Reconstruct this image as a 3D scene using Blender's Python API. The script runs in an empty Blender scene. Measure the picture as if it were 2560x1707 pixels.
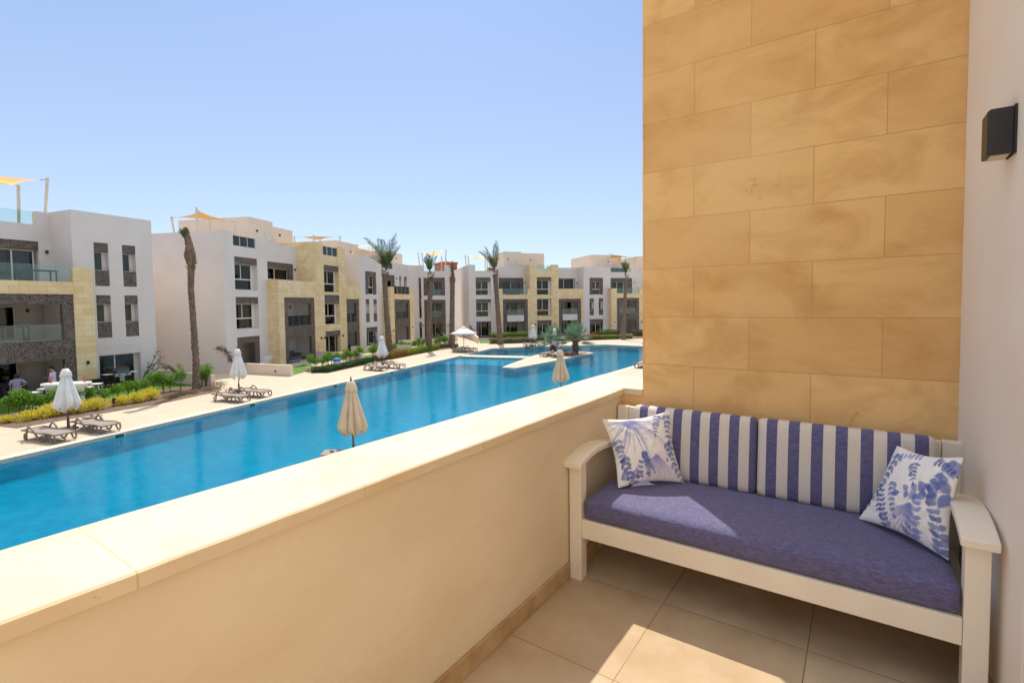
import bpy, bmesh, math, random
import numpy as np
from mathutils import Vector, Matrix, noise
from mathutils.geometry import tessellate_polygon
R = math.radians
scene = bpy.context.scene
C = scene.collection

# ------------------------------------------------------------------ camera
FPX, CXP, CYP = 1253.034, 1280.0, 816.607
def cam_rows():
    yaw, p, r = R(-34.789), R(2.611), R(0.695)
    c, s = math.cos(yaw), math.sin(yaw); cp, sp = math.cos(p), math.sin(p); cr, sr = math.cos(r), math.sin(r)
    f = Vector((s*cp, c*cp, -sp)); rr = Vector((c, -s, 0)); d = f.cross(rr)
    return cr*rr + sr*d, -sr*rr + cr*d, f
CR, CD, CF = cam_rows()
cd = bpy.data.cameras.new('camera'); cam = bpy.data.objects.new('camera', cd); C.objects.link(cam)
m = Matrix.Identity(4)
for i in range(3):
    m[i][0] = CR[i]; m[i][1] = -CD[i]; m[i][2] = -CF[i]
cam.matrix_world = m
cd.sensor_width = 36; cd.lens = FPX/2560*36
cd.shift_y = -(853.5-CYP)/2560
cd.clip_start = 0.05; cd.clip_end = 6000
scene.camera = cam

# ------------------------------------------------------------------ light
SUN_EL, SUN_AZ = 57.0, -44.0            # azimuth measured clockwise from +Y
w = bpy.data.worlds.new('World'); scene.world = w; w.use_nodes = True
nt = w.node_tree; nt.nodes.clear()
sky = nt.nodes.new('ShaderNodeTexSky'); sky.sky_type = 'NISHITA'; sky.sun_disc = False
sky.sun_elevation = R(SUN_EL); sky.sun_rotation = R(SUN_AZ)
sky.air_density = 0.8; sky.dust_density = 0.6; sky.ozone_density = 4; sky.altitude = 0
bg = nt.nodes.new('ShaderNodeBackground'); bg.inputs['Strength'].default_value = 0.15
wo = nt.nodes.new('ShaderNodeOutputWorld')
hz = nt.nodes.new('ShaderNodeMix'); hz.data_type = 'RGBA'; hz.inputs[0].default_value = 0.78     # summer haze over the clear sky, paler at the horizon; bright zenith, out of view, added to fill shade
nt.links.new(sky.outputs[0], hz.inputs[6])
tcw = nt.nodes.new('ShaderNodeTexCoord'); sxw = nt.nodes.new('ShaderNodeSeparateXYZ'); nt.links.new(tcw.outputs['Generated'], sxw.inputs[0])
rpw = nt.nodes.new('ShaderNodeValToRGB'); nt.links.new(sxw.outputs[2], rpw.inputs[0])
for e_, (p_, c_) in zip([rpw.color_ramp.elements[0], rpw.color_ramp.elements[1]]+[rpw.color_ramp.elements.new(.5) for _ in range(3)], ((0.0, (.36, .39, .41)), (1.0, (1, 1, 1)), (0.16, (.30, .355, .435)), (0.56, (.18, .26, .46)), (0.74, (.86, .90, .98)))):
    e_.position = p_; e_.color = (*c_, 1)
scw = nt.nodes.new('ShaderNodeVectorMath'); scw.operation = 'SCALE'; scw.inputs[3].default_value = 4.3; nt.links.new(rpw.outputs[0], scw.inputs[0]); nt.links.new(scw.outputs[0], hz.inputs[7])
nt.links.new(hz.outputs[2], bg.inputs[0]); nt.links.new(bg.outputs[0], wo.inputs[0])
ld = bpy.data.lights.new('sun', 'SUN'); ld.energy = 2.0; ld.angle = R(0.5); ld.color = (1.0, 0.93, 0.82)
sun = bpy.data.objects.new('sun', ld); C.objects.link(sun)
sd = Vector((math.cos(R(SUN_EL))*math.sin(R(SUN_AZ)), math.cos(R(SUN_EL))*math.cos(R(SUN_AZ)), math.sin(R(SUN_EL))))
sun.rotation_euler = sd.to_track_quat('Z', 'Y').to_euler()
sun.location = (-20, 20, 40)
vs = scene.view_settings; vs.view_transform = 'Standard'; vs.look = 'None'; vs.exposure = 1.22; vs.gamma = 1
scene.cycles.max_bounces = 10; scene.cycles.diffuse_bounces = 6; scene.cycles.transparent_max_bounces = 16

# ------------------------------------------------------------------ geometry helpers
def ray(x, y): return CR*((x-CXP)/FPX) + CD*((y-CYP)/FPX) + CF
def at(x, y, z):
    d = ray(x, y); return d*(z/d.z)
class Frame:
    def __init__(s, O, az):
        a = R(az); s.az = az; s.O = Vector((O[0], O[1], 0)); s.e = Vector((math.sin(a), math.cos(a), 0))
        s.n = Vector((math.cos(a), -math.sin(a), 0)); s.flip = 1
        if s.n.dot(-s.O) < 0: s.n = -s.n; s.flip = -1
    def P(f, s, t, z): return f.O + f.e*s + f.n*t + Vector((0, 0, z))
    def hit(f, x, y, t=0):
        d = ray(x, y); P = d*((f.O.dot(f.n)+t)/d.dot(f.n)); return (P-f.O).dot(f.e), P.z
org = {}
def origin(o):
    v = Vector((0, 0, 0))
    while o is not None:
        v += org.get(o.name, Vector((0, 0, 0))); o = o.parent
    return v
def tag(o, label=None, cat=None, group=None, kind=None):
    if label: o['label'] = label
    if cat: o['category'] = cat
    if group: o['group'] = group
    if kind: o['kind'] = kind
    return o
def empty(name, loc=(0, 0, 0), label=None, cat=None, group=None, rz=0):
    o = bpy.data.objects.new(name, None); C.objects.link(o); o.location = loc; o.rotation_euler = (0, 0, rz)
    o.empty_display_size = 0.2; org[o.name] = Vector(loc)
    return tag(o, label, cat, group)
def children(o): return [c for c in bpy.data.objects if c.parent == o]
def copy_tree(o, parent=None, kids=None):
    c = o.copy(); C.objects.link(c); c.parent = parent
    for ch in children(o): copy_tree(ch, c)
    return c
class MB:
    def __init__(s): s.v = []; s.f = []
    def quad(s, a, b, c, d):
        n = len(s.v); s.v += [a, b, c, d]; s.f.append((n, n+1, n+2, n+3))
    def tri(s, a, b, c):
        n = len(s.v); s.v += [a, b, c]; s.f.append((n, n+1, n+2))
    def hexa(s, p):      # p: 8 points, bottom 4 ccw then top 4
        n = len(s.v); s.v += p
        for q in ((3, 2, 1, 0), (4, 5, 6, 7), (0, 1, 5, 4), (1, 2, 6, 5), (2, 3, 7, 6), (3, 0, 4, 7)):
            s.f.append(tuple(n+i for i in q))
    def box(s, x0, x1, y0, y1, z0, z1, M=None):
        p = [Vector(q) for q in ((x0, y0, z0), (x1, y0, z0), (x1, y1, z0), (x0, y1, z0), (x0, y0, z1), (x1, y0, z1), (x1, y1, z1), (x0, y1, z1))]
        if M: p = [M @ q for q in p]
        s.hexa(p)
    def fbox(s, F, s0, s1, t0, t1, z0, z1):
        q = [(s0, t0), (s1, t0), (s1, t1), (s0, t1)]
        s.hexa([F.P(a, b, z0) for a, b in q] + [F.P(a, b, z1) for a, b in q])
    def prism(s, pts, z0, z1):
        n = len(s.v); k = len(pts)
        s.v += [Vector((p[0], p[1], z0)) for p in pts] + [Vector((p[0], p[1], z1)) for p in pts]
        s.f.append(tuple(n+k+i for i in range(k))); s.f.append(tuple(n+k-1-i for i in range(k)))
        for i in range(k): j = (i+1) % k; s.f.append((n+i, n+j, n+k+j, n+k+i))
    def tube(s, pts, rad, k=8, cap=True, flat=1.0):
        pts = [Vector(p) for p in pts]; n0 = len(s.v)
        rads = rad if isinstance(rad, (list, tuple)) else [rad]*len(pts)
        up = None
        for i, p in enumerate(pts):
            d = (pts[min(i+1, len(pts)-1)] - pts[max(i-1, 0)]).normalized()
            if up is None:
                up = Vector((0, 0, 1)) if abs(d.z) < 0.9 else Vector((1, 0, 0))
            a = d.cross(up)
            if a.length < 1e-5: a = d.cross(Vector((1, 0.2, 0)))
            a.normalize(); b = a.cross(d).normalized(); up = b
            for j in range(k):
                g = 2*math.pi*j/k
                s.v.append(p + a*(math.cos(g)*rads[i]) + b*(math.sin(g)*rads[i]*flat))
        for i in range(len(pts)-1):
            for j in range(k):
                j2 = (j+1) % k
                s.f.append((n0+i*k+j, n0+i*k+j2, n0+(i+1)*k+j2, n0+(i+1)*k+j))
        if cap:
            s.f.append(tuple(n0+k-1-j for j in range(k))); e = n0+(len(pts)-1)*k
            s.f.append(tuple(e+j for j in range(k)))
    def lathe(s, prof, c=(0, 0, 0), k=16, fn=None):
        c = Vector(c); n0 = len(s.v)
        for i, (r, z) in enumerate(prof):
            for j in range(k):
                g = 2*math.pi*j/k
                rr, zz = (fn(i, j, r, z) if fn else (r, z))
                s.v.append(c + Vector((math.cos(g)*rr, math.sin(g)*rr, zz)))
        for i in range(len(prof)-1):
            for j in range(k):
                j2 = (j+1) % k
                s.f.append((n0+i*k+j, n0+i*k+j2, n0+(i+1)*k+j2, n0+(i+1)*k+j))
        s.f.append(tuple(n0+k-1-j for j in range(k)))
        e = n0+(len(prof)-1)*k; s.f.append(tuple(e+j for j in range(k)))
    def ball(s, c, r, k=10, m=7):
        r = r if isinstance(r, (tuple, list)) else (r, r, r); c = Vector(c); n0 = len(s.v)
        s.v.append(c-Vector((0, 0, r[2])))
        for i in range(1, m):
            a = -math.pi/2+math.pi*i/m
            for j in range(k):
                g = 2*math.pi*j/k
                s.v.append(c+Vector((math.cos(a)*math.cos(g)*r[0], math.cos(a)*math.sin(g)*r[1], math.sin(a)*r[2])))
        s.v.append(c+Vector((0, 0, r[2]))); e = len(s.v)-1
        for j in range(k):
            j2 = (j+1) % k
            s.f.append((n0, n0+1+j2, n0+1+j)); s.f.append((e, e-k+j, e-k+j2))
            for i in range(m-2): s.f.append((n0+1+i*k+j, n0+1+i*k+j2, n0+1+(i+1)*k+j2, n0+1+(i+1)*k+j))
    def panel(s, F, s0, s1, z0, z1, t, th, holes=()):
        xs = sorted({s0, s1} | {min(max(h[0], s0), s1) for h in holes} | {min(max(h[1], s0), s1) for h in holes})
        zs = sorted({z0, z1} | {min(max(h[2], z0), z1) for h in holes} | {min(max(h[3], z0), z1) for h in holes})
        def solid(i, k):
            if i < 0 or k < 0 or i >= len(xs)-1 or k >= len(zs)-1: return False
            a, b = (xs[i]+xs[i+1])/2, (zs[k]+zs[k+1])/2
            return not any(h[0] < a < h[1] and h[2] < b < h[3] for h in holes)
        P = F.P
        for i in range(len(xs)-1):
            for k in range(len(zs)-1):
                if not solid(i, k): continue
                a, b, c, d = xs[i], xs[i+1], zs[k], zs[k+1]
                s.quad(P(a, t, c), P(b, t, c), P(b, t, d), P(a, t, d))
                s.quad(P(b, t-th, c), P(a, t-th, c), P(a, t-th, d), P(b, t-th, d))
                if not solid(i-1, k): s.quad(P(a, t-th, c), P(a, t, c), P(a, t, d), P(a, t-th, d))
                if not solid(i+1, k): s.quad(P(b, t, c), P(b, t-th, c), P(b, t-th, d), P(b, t, d))
                if not solid(i, k-1): s.quad(P(a, t-th, c), P(b, t-th, c), P(b, t, c), P(a, t, c))
                if not solid(i, k+1): s.quad(P(a, t, d), P(b, t, d), P(b, t-th, d), P(a, t-th, d))
    def build(s, name, mat, parent=None, smooth=False, bevel=0, label=None, fix=True, base=None):
        o0 = origin(parent)
        if base is not None: o0 = o0 + Vector(base)
        me = bpy.data.meshes.new(name)
        me.from_pydata([tuple(Vector(v)-o0) for v in s.v], [], s.f)
        if fix:
            bm = bmesh.new(); bm.from_mesh(me)
            bmesh.ops.remove_doubles(bm, verts=bm.verts, dist=0.0002)
            bmesh.ops.recalc_face_normals(bm, faces=bm.faces)
            bm.to_mesh(me); bm.free()
        me.materials.append(mat)
        if smooth:
            for p in me.polygons: p.use_smooth = True
            if smooth is not True: me.set_sharp_from_angle(angle=R(smooth))
        o = bpy.data.objects.new(name, me); C.objects.link(o)
        if base is not None: o.location = base; org[o.name] = Vector(base)
        if parent: o.parent = parent
        if label: o['label'] = label
        if bevel:
            b = o.modifiers.new('bevel', 'BEVEL'); b.width = bevel; b.segments = 2; b.limit_method = 'ANGLE'; b.angle_limit = R(40)
        return o

# ------------------------------------------------------------------ materials
def srgb(r, g, b):
    f = lambda c: (c/255/12.92 if c/255 <= 0.04045 else ((c/255+0.055)/1.055)**2.4)
    return (f(r), f(g), f(b))
def nodes(name):
    m = bpy.data.materials.new(name); m.use_nodes = True
    t = m.node_tree; b = t.nodes['Principled BSDF']
    return m, t, b
def N(t, kind, **kw):
    n = t.nodes.new(kind)
    for k, v in kw.items():
        if k in n.inputs: n.inputs[k].default_value = v
        else: setattr(n, k, v)
    return n
def coords(t, world=False, scale=(1, 1, 1), rot=(0, 0, 0), loc=(0, 0, 0)):
    if world: g = N(t, 'ShaderNodeNewGeometry'); src = g.outputs['Position']
    else: g = N(t, 'ShaderNodeTexCoord'); src = g.outputs['Object']
    mp = N(t, 'ShaderNodeMapping'); mp.inputs['Scale'].default_value = scale; mp.inputs['Rotation'].default_value = rot; mp.inputs['Location'].default_value = loc
    t.links.new(src, mp.inputs[0]); return mp.outputs[0]
def mixc(t, fac, a, b, mode='MIX'):
    n = t.nodes.new('ShaderNodeMix'); n.data_type = 'RGBA'; n.blend_type = mode
    for i, v in ((0, fac), (6, a), (7, b)):
        if hasattr(v, 'links'): t.links.new(v, n.inputs[i])
        elif i == 0: n.inputs[0].default_value = v
        else: n.inputs[i].default_value = (*v[:3], 1)
    return n.outputs[2]
def ramp(t, src, stops):
    r = t.nodes.new('ShaderNodeValToRGB'); el = r.color_ramp.elements
    while len(el) < len(stops): el.new(0.5)
    for e, (p, c) in zip(el, stops):
        e.position = p; e.color = (*(c if isinstance(c, tuple) else (c, c, c)), 1)
    t.links.new(src, r.inputs[0]); return r.outputs[0]
def bump(t, b, h, strength, dist=0.01):
    n = N(t, 'ShaderNodeBump'); n.inputs['Strength'].default_value = strength; n.inputs['Distance'].default_value = dist
    t.links.new(h, n.inputs['Height']); t.links.new(n.outputs[0], b.inputs['Normal'])
def surf(name, c1, c2=None, scale=3, detail=6, rough=0.7, bmp=0.15, bscale=60, metal=0, spec=0.4, lo=0.35, hi=0.65, world=False, bd=0.004, stretch=(1, 1, 1)):
    m, t, b = nodes(name)
    c2 = c2 or tuple(x*0.86 for x in c1)
    co = coords(t, world, stretch)
    n = N(t, 'ShaderNodeTexNoise', Scale=scale, Detail=detail); t.links.new(co, n.inputs['Vector'])
    f = ramp(t, n.outputs[0], [(lo, 0.0), (hi, 1.0)])
    t.links.new(mixc(t, f, c1, c2), b.inputs['Base Color'])
    b.inputs['Roughness'].default_value = rough; b.inputs['Metallic'].default_value = metal
    b.inputs['Specular IOR Level'].default_value = spec
    if bmp:
        n2 = N(t, 'ShaderNodeTexNoise', Scale=bscale, Detail=4); t.links.new(co, n2.inputs['Vector'])
        bump(t, b, n2.outputs[0], bmp, bd)
    return m
M = {}
M['render'] = surf('white_render', (0.74, 0.675, 0.61), (0.70, 0.63, 0.565), scale=0.6, rough=0.9, bmp=0.25, bscale=25, world=True, spec=0.15)
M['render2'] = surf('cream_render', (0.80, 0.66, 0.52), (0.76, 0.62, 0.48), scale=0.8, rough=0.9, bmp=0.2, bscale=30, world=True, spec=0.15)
def far_stone():
    m, t, b = nodes('sandstone_cladding')
    g = N(t, 'ShaderNodeNewGeometry'); sx = N(t, 'ShaderNodeSeparateXYZ'); t.links.new(g.outputs['Position'], sx.inputs[0])
    ad = N(t, 'ShaderNodeMath', operation='ADD'); t.links.new(sx.outputs[0], ad.inputs[0]); t.links.new(sx.outputs[1], ad.inputs[1])
    cb = N(t, 'ShaderNodeCombineXYZ'); t.links.new(ad.outputs[0], cb.inputs[0]); t.links.new(sx.outputs[2], cb.inputs[1])
    br = N(t, 'ShaderNodeTexBrick', Scale=1.0); t.links.new(cb.outputs[0], br.inputs['Vector'])
    br.inputs['Color1'].default_value = (*srgb(236, 214, 170), 1); br.inputs['Color2'].default_value = (*srgb(226, 196, 142), 1)
    br.inputs['Mortar'].default_value = (*srgb(190, 160, 110), 1); br.inputs['Mortar Size'].default_value = 0.006
    br.inputs['Brick Width'].default_value = 0.6; br.inputs['Row Height'].default_value = 0.3; br.inputs['Bias'].default_value = -0.25
    n = N(t, 'ShaderNodeTexNoise', Scale=1.2, Detail=7); t.links.new(g.outputs['Position'], n.inputs['Vector'])
    f = ramp(t, n.outputs[0], [(0.42, 0.0), (0.72, 0.55)])
    t.links.new(mixc(t, f, br.outputs[0], srgb(214, 176, 116)), b.inputs['Base Color'])
    b.inputs['Roughness'].default_value = 0.85; b.inputs['Specular IOR Level'].default_value = 0.2
    return m
M['stone'] = far_stone()
def lattice():
    m, t, b = nodes('carved_metal_lattice')
    co = coords(t, True)
    nz = N(t, 'ShaderNodeTexNoise', Scale=2.0, Detail=2); t.links.new(co, nz.inputs['Vector'])
    v = mixc(t, 0.18, co, nz.outputs['Color'], 'ADD')
    vo = N(t, 'ShaderNodeTexVoronoi', Scale=9.0, feature='DISTANCE_TO_EDGE'); t.links.new(v, vo.inputs['Vector'])
    vo2 = N(t, 'ShaderNodeTexVoronoi', Scale=5.0, feature='DISTANCE_TO_EDGE'); t.links.new(v, vo2.inputs['Vector'])
    a = ramp(t, vo.outputs['Distance'], [(0.0, 1.0), (0.075, 1.0), (0.10, 0.0)])
    c = N(t, 'ShaderNodeTexNoise', Scale=3.0, Detail=1); t.links.new(co, c.inputs['Vector'])
    k = ramp(t, c.outputs[0], [(0.34, 0.0), (0.42, 1.0)])
    mm = N(t, 'ShaderNodeMath', operation='MULTIPLY'); t.links.new(a, mm.inputs[0]); t.links.new(k, mm.inputs[1])
    t.links.new(mixc(t, mm.outputs[0], (0.17, 0.130, 0.105), (0.045, 0.033, 0.026)), b.inputs['Base Color'])
    b.inputs['Roughness'].default_value = 0.55; b.inputs['Specular IOR Level'].default_value = 0.4
    bump(t, b, mm.outputs[0], -0.6, 0.02)
    return m
M['lattice'] = lattice()
M['frame'] = surf('cream_window_frame', srgb(226, 216, 190), scale=4, rough=0.4, bmp=0)
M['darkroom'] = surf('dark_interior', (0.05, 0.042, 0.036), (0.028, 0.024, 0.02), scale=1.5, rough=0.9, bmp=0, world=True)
def glass(name, col, fac, rough=0.02, ior=1.5, body=None):
    """thin pane: transparent tint (or a body colour) under a Fresnel reflection"""
    m, t, b = nodes(name); t.nodes.remove(b)
    tr = N(t, 'ShaderNodeBsdfTransparent'); tr.inputs[0].default_value = (*col, 1)
    base = tr.outputs[0]
    if body is not None:
        d = N(t, 'ShaderNodeBsdfDiffuse'); d.inputs[0].default_value = (*body, 1)
        mx = N(t, 'ShaderNodeMixShader'); mx.inputs[0].default_value = fac
        t.links.new(tr.outputs[0], mx.inputs[1]); t.links.new(d.outputs[0], mx.inputs[2]); base = mx.outputs[0]
    gl = N(t, 'ShaderNodeBsdfGlossy'); gl.inputs['Roughness'].default_value = rough
    fr = N(t, 'ShaderNodeFresnel', IOR=ior)
    mx2 = N(t, 'ShaderNodeMixShader'); t.links.new(fr.outputs[0], mx2.inputs[0]); t.links.new(base, mx2.inputs[1]); t.links.new(gl.outputs[0], mx2.inputs[2])
    o = [n for n in t.nodes if n.type == 'OUTPUT_MATERIAL'][0]; t.links.new(mx2.outputs[0], o.inputs[0])
    return m
M['pane'] = glass('window_glass', (0.55, 0.56, 0.55), 0)
M['rail_glass'] = glass('balcony_glass', (0.88, 0.96, 0.935), 0.05, body=(0.55, 0.72, 0.68), ior=1.45)
def curtain(name, c1, c2):
    m, t, b = nodes(name); co = coords(t, True)
    n = N(t, 'ShaderNodeTexNoise', Scale=3.5, Detail=3); n.inputs['Distortion'].default_value = 0.2
    mp = N(t, 'ShaderNodeMapping'); mp.inputs['Scale'].default_value = (1, 1, 0.04); t.links.new(co, mp.inputs[0]); t.links.new(mp.outputs[0], n.inputs['Vector'])
    t.links.new(mixc(t, ramp(t, n.outputs[0], [(0.4, 0.0), (0.6, 1.0)]), c1, c2), b.inputs['Base Color']); b.inputs['Roughness'].default_value = 0.9
    return m
M['curtain'] = curtain('pale_curtain', (0.80, 0.79, 0.76), (0.42, 0.42, 0.43))
M['curtain_dark'] = curtain('grey_curtain', (0.34, 0.32, 0.29), (0.16, 0.15, 0.14))
M['lamp'] = surf('black_lamp_metal', (0.028, 0.024, 0.022), scale=8, rough=0.4, bmp=0.1)
M['post'] = surf('cream_painted_post', srgb(222, 210, 184), scale=3, rough=0.5, bmp=0)
M['sail'] = surf('tan_sail_cloth', srgb(236, 190, 120), srgb(226, 176, 104), scale=5, rough=0.85, bmp=0.1, bscale=200)
M['red'] = surf('red_render', srgb(188, 100, 66), srgb(172, 88, 58), scale=0.4, rough=0.9, bmp=0, world=True)

def paving(name, c1, c2, bw, rh, mortar, msize=0.004, off=0.0, rot=0, loc=(0, 0, 0), rough=0.75, stain=None, freq=2.0, bmp=0.2):
    m, t, b = nodes(name)
    co = coords(t, True, rot=(0, 0, rot), loc=loc)
    br = N(t, 'ShaderNodeTexBrick', Scale=1.0, offset=off); t.links.new(co, br.inputs['Vector'])
    br.inputs['Color1'].default_value = (*c1, 1); br.inputs['Color2'].default_value = (*c2, 1); br.inputs['Mortar'].default_value = (*mortar, 1)
    br.inputs['Mortar Size'].default_value = msize; br.inputs['Brick Width'].default_value = bw; br.inputs['Row Height'].default_value = rh
    n = N(t, 'ShaderNodeTexNoise', Scale=freq, Detail=9, Roughness=0.65); t.links.new(co, n.inputs['Vector'])
    f = ramp(t, n.outputs[0], [(0.35, 0.0), (0.7, 0.7)])
    c = mixc(t, f, br.outputs[0], stain or c2)
    t.links.new(c, b.inputs['Base Color'])
    b.inputs['Roughness'].default_value = rough; b.inputs['Specular IOR Level'].default_value = 0.3
    n2 = N(t, 'ShaderNodeTexNoise', Scale=70, Detail=4); t.links.new(co, n2.inputs['Vector'])
    bump(t, b, n2.outputs[0], bmp, 0.003)
    return m
M['deck'] = paving('beige_pool_paving', srgb(192, 178, 156), srgb(185, 170, 146), 0.9, 0.45, srgb(184, 164, 136), 0.005, 0.5, rot=R(-14.5), stain=srgb(190, 171, 144), freq=0.7)
M['terrace'] = paving('pale_terrace_paving', srgb(200, 188, 172), srgb(190, 178, 160), 0.6, 0.6, srgb(170, 156, 136), 0.006, 0.0, rot=R(-22), freq=1.0)
M['coping_pool'] = surf('pale_pool_coping', srgb(214, 200, 176), srgb(204, 188, 162), scale=2, rough=0.7, world=True)
M['soil'] = surf('brown_soil', (0.20, 0.125, 0.08), (0.11, 0.07, 0.045), scale=6, rough=0.95, bmp=0.8, bscale=25, world=True, bd=0.03)
M['lawn'] = surf('green_lawn', (0.10, 0.22, 0.02), (0.06, 0.14, 0.015), scale=8, rough=0.9, bmp=0.8, bscale=80, world=True, bd=0.02)
M['pebble'] = surf('pale_pebbles', srgb(214, 186, 150), srgb(160, 122, 90), scale=7, rough=0.8, bmp=0.8, bscale=20, world=True, bd=0.03)

# ================================================================== OWN BALCONY
FL = -1.5
def own_stone():
    m, t, b = nodes('sandstone_blocks')
    g = N(t, 'ShaderNodeNewGeometry'); sx = N(t, 'ShaderNodeSeparateXYZ'); t.links.new(g.outputs['Position'], sx.inputs[0])
    cb = N(t, 'ShaderNodeCombineXYZ')
    a = N(t, 'ShaderNodeMath', operation='ADD'); a.inputs[1].default_value = 0.5215+0.617*20
    c = N(t, 'ShaderNodeMath', operation='ADD'); c.inputs[1].default_value = 0.094+0.302*20
    wob = N(t, 'ShaderNodeTexNoise', Scale=1.3, Detail=3); t.links.new(g.outputs['Position'], wob.inputs['Vector'])
    wz = N(t, 'ShaderNodeMath', operation='MULTIPLY_ADD'); wz.inputs[1].default_value = 0.016; wz.inputs[2].default_value = -0.008
    t.links.new(wob.outputs[0], wz.inputs[0])
    az = N(t, 'ShaderNodeMath', operation='ADD'); t.links.new(sx.outputs[2], az.inputs[0]); t.links.new(wz.outputs[0], az.inputs[1])
    t.links.new(sx.outputs[0], a.inputs[0]); t.links.new(az.outputs[0], c.inputs[0])
    t.links.new(a.outputs[0], cb.inputs[0]); t.links.new(c.outputs[0], cb.inputs[1])
    br = N(t, 'ShaderNodeTexBrick', Scale=1.0); t.links.new(cb.outputs[0], br.inputs['Vector'])
    br.inputs['Brick Width'].default_value = 0.617; br.inputs['Row Height'].default_value = 0.302
    br.inputs['Mortar Size'].default_value = 0.0022; br.inputs['Mortar Smooth'].default_value = 0.6; br.inputs['Bias'].default_value = 0.0
    br.inputs['Color1'].default_value = (*srgb(236, 194, 130), 1); br.inputs['Color2'].default_value = (*srgb(220, 172, 110), 1)
    br.inputs['Mortar'].default_value = (*srgb(196, 150, 100), 1)
    n1 = N(t, 'ShaderNodeTexNoise', Scale=2.2, Detail=9, Roughness=0.62); n1.inputs['Distortion'].default_value = 0.6
    co = coords(t, True, (1, 1, 1.9)); t.links.new(co, n1.inputs['Vector'])
    c1 = mixc(t, ramp(t, n1.outputs[0], [(0.44, 0.0), (0.66, 0.75)]), br.outputs[0], srgb(202, 152, 90))
    n2 = N(t, 'ShaderNodeTexNoise', Scale=1.1, Detail=6); t.links.new(coords(t, True, (1, 1, 1), loc=(5, 2, 7)), n2.inputs['Vector'])
    c2 = mixc(t, ramp(t, n2.outputs[0], [(0.5, 0.0), (0.75, 0.6)]), c1, srgb(232, 196, 140))
    n3 = N(t, 'ShaderNodeTexNoise', Scale=26, Detail=5); t.links.new(coords(t, True), n3.inputs['Vector'])
    k = N(t, 'ShaderNodeTexNoise', Scale=2.6, Detail=4); t.links.new(coords(t, True, loc=(1, 8, 3)), k.inputs['Vector'])
    mu = N(t, 'ShaderNodeMath', operation='MULTIPLY'); t.links.new(ramp(t, n3.outputs[0], [(0.60, 0.0), (0.70, 1.0)]), mu.inputs[0])
    t.links.new(ramp(t, k.outputs[0], [(0.60, 0.0), (0.70, 0.35)]), mu.inputs[1])
    c3 = mixc(t, mu.outputs[0], c2, srgb(146, 104, 54))
    t.links.new(c3, b.inputs['Base Color']); b.inputs['Roughness'].default_value = 0.85; b.inputs['Specular IOR Level'].default_value = 0.2
    s = N(t, 'ShaderNodeMath', operation='MULTIPLY_ADD'); s.inputs[1].default_value = -1.4; t.links.new(br.outputs['Fac'], s.inputs[0])
    n4 = N(t, 'ShaderNodeTexNoise', Scale=45, Detail=6); t.links.new(coords(t, True), n4.inputs['Vector']); t.links.new(n4.outputs[0], s.inputs[2])
    bump(t, b, s.outputs[0], 0.5, 0.004)
    return m
M['own_stone'] = own_stone()
M['plaster'] = surf('tan_plaster', srgb(226, 212, 184), srgb(214, 196, 164), scale=1.6, rough=0.9, bmp=0.5, bscale=14, world=True, spec=0.15, bd=0.006, stretch=(1, 1, 2.2), detail=9, lo=0.3, hi=0.75)
M['side'] = surf('pinkish_white_plaster', srgb(236, 224, 206), srgb(232, 212, 188), scale=1.4, rough=0.9, bmp=0.3, bscale=18, world=True, spec=0.15, bd=0.004, lo=0.4, hi=0.8)
def coping_mat():
    m, t, b = nodes('cream_limestone')
    co = coords(t, True)
    n = N(t, 'ShaderNodeTexNoise', Scale=2.2, Detail=9, Roughness=0.6); t.links.new(co, n.inputs['Vector'])
    c = mixc(t, ramp(t, n.outputs[0], [(0.38, 0.0), (0.7, 1.0)]), srgb(222, 204, 174), srgb(210, 186, 146))
    sx = N(t, 'ShaderNodeSeparateXYZ'); t.links.new(co, sx.inputs[0])
    w1 = N(t, 'ShaderNodeMath', operation='MULTIPLY_ADD'); w1.inputs[1].default_value = 1/0.605; w1.inputs[2].default_value = 0.34; t.links.new(sx.outputs[1], w1.inputs[0])
    fr = N(t, 'ShaderNodeMath', operation='FRACT'); t.links.new(w1.outputs[0], fr.inputs[0])
    j = ramp(t, fr.outputs[0], [(0.0, 1.0), (0.004, 1.0), (0.008, 0.0)])
    n2 = N(t, 'ShaderNodeTexNoise', Scale=38, Detail=3); t.links.new(co, n2.inputs['Vector'])
    sp = ramp(t, n2.outputs[0], [(0.70, 0.0), (0.76, 0.8)])
    c = mixc(t, j, c, srgb(206, 172, 124)); c = mixc(t, sp, c, srgb(170, 122, 76))
    t.links.new(c, b.inputs['Base Color']); b.inputs['Roughness'].default_value = 0.6
    bump(t, b, n.outputs[0], 0.2, 0.003)
    return m
M['coping'] = coping_mat()
M['floor'] = paving('limestone_tiles', srgb(208, 190, 162), srgb(192, 170, 138), 0.62, 0.62, srgb(120, 92, 62), 0.0022, 0.0, loc=(0.783+6.2, -2.425+6.2, 0), rough=0.38, stain=srgb(168, 140, 106), freq=3.2, bmp=0.08)
M['skirt'] = surf('marbled_limestone', srgb(198, 170, 128), srgb(168, 136, 92), scale=7, rough=0.45, bmp=0.1, world=True, detail=9)
M['bench'] = surf('cream_white_paint', srgb(238, 228, 208), srgb(232, 221, 200), scale=5, rough=0.42, bmp=0.05, bscale=90)

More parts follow.
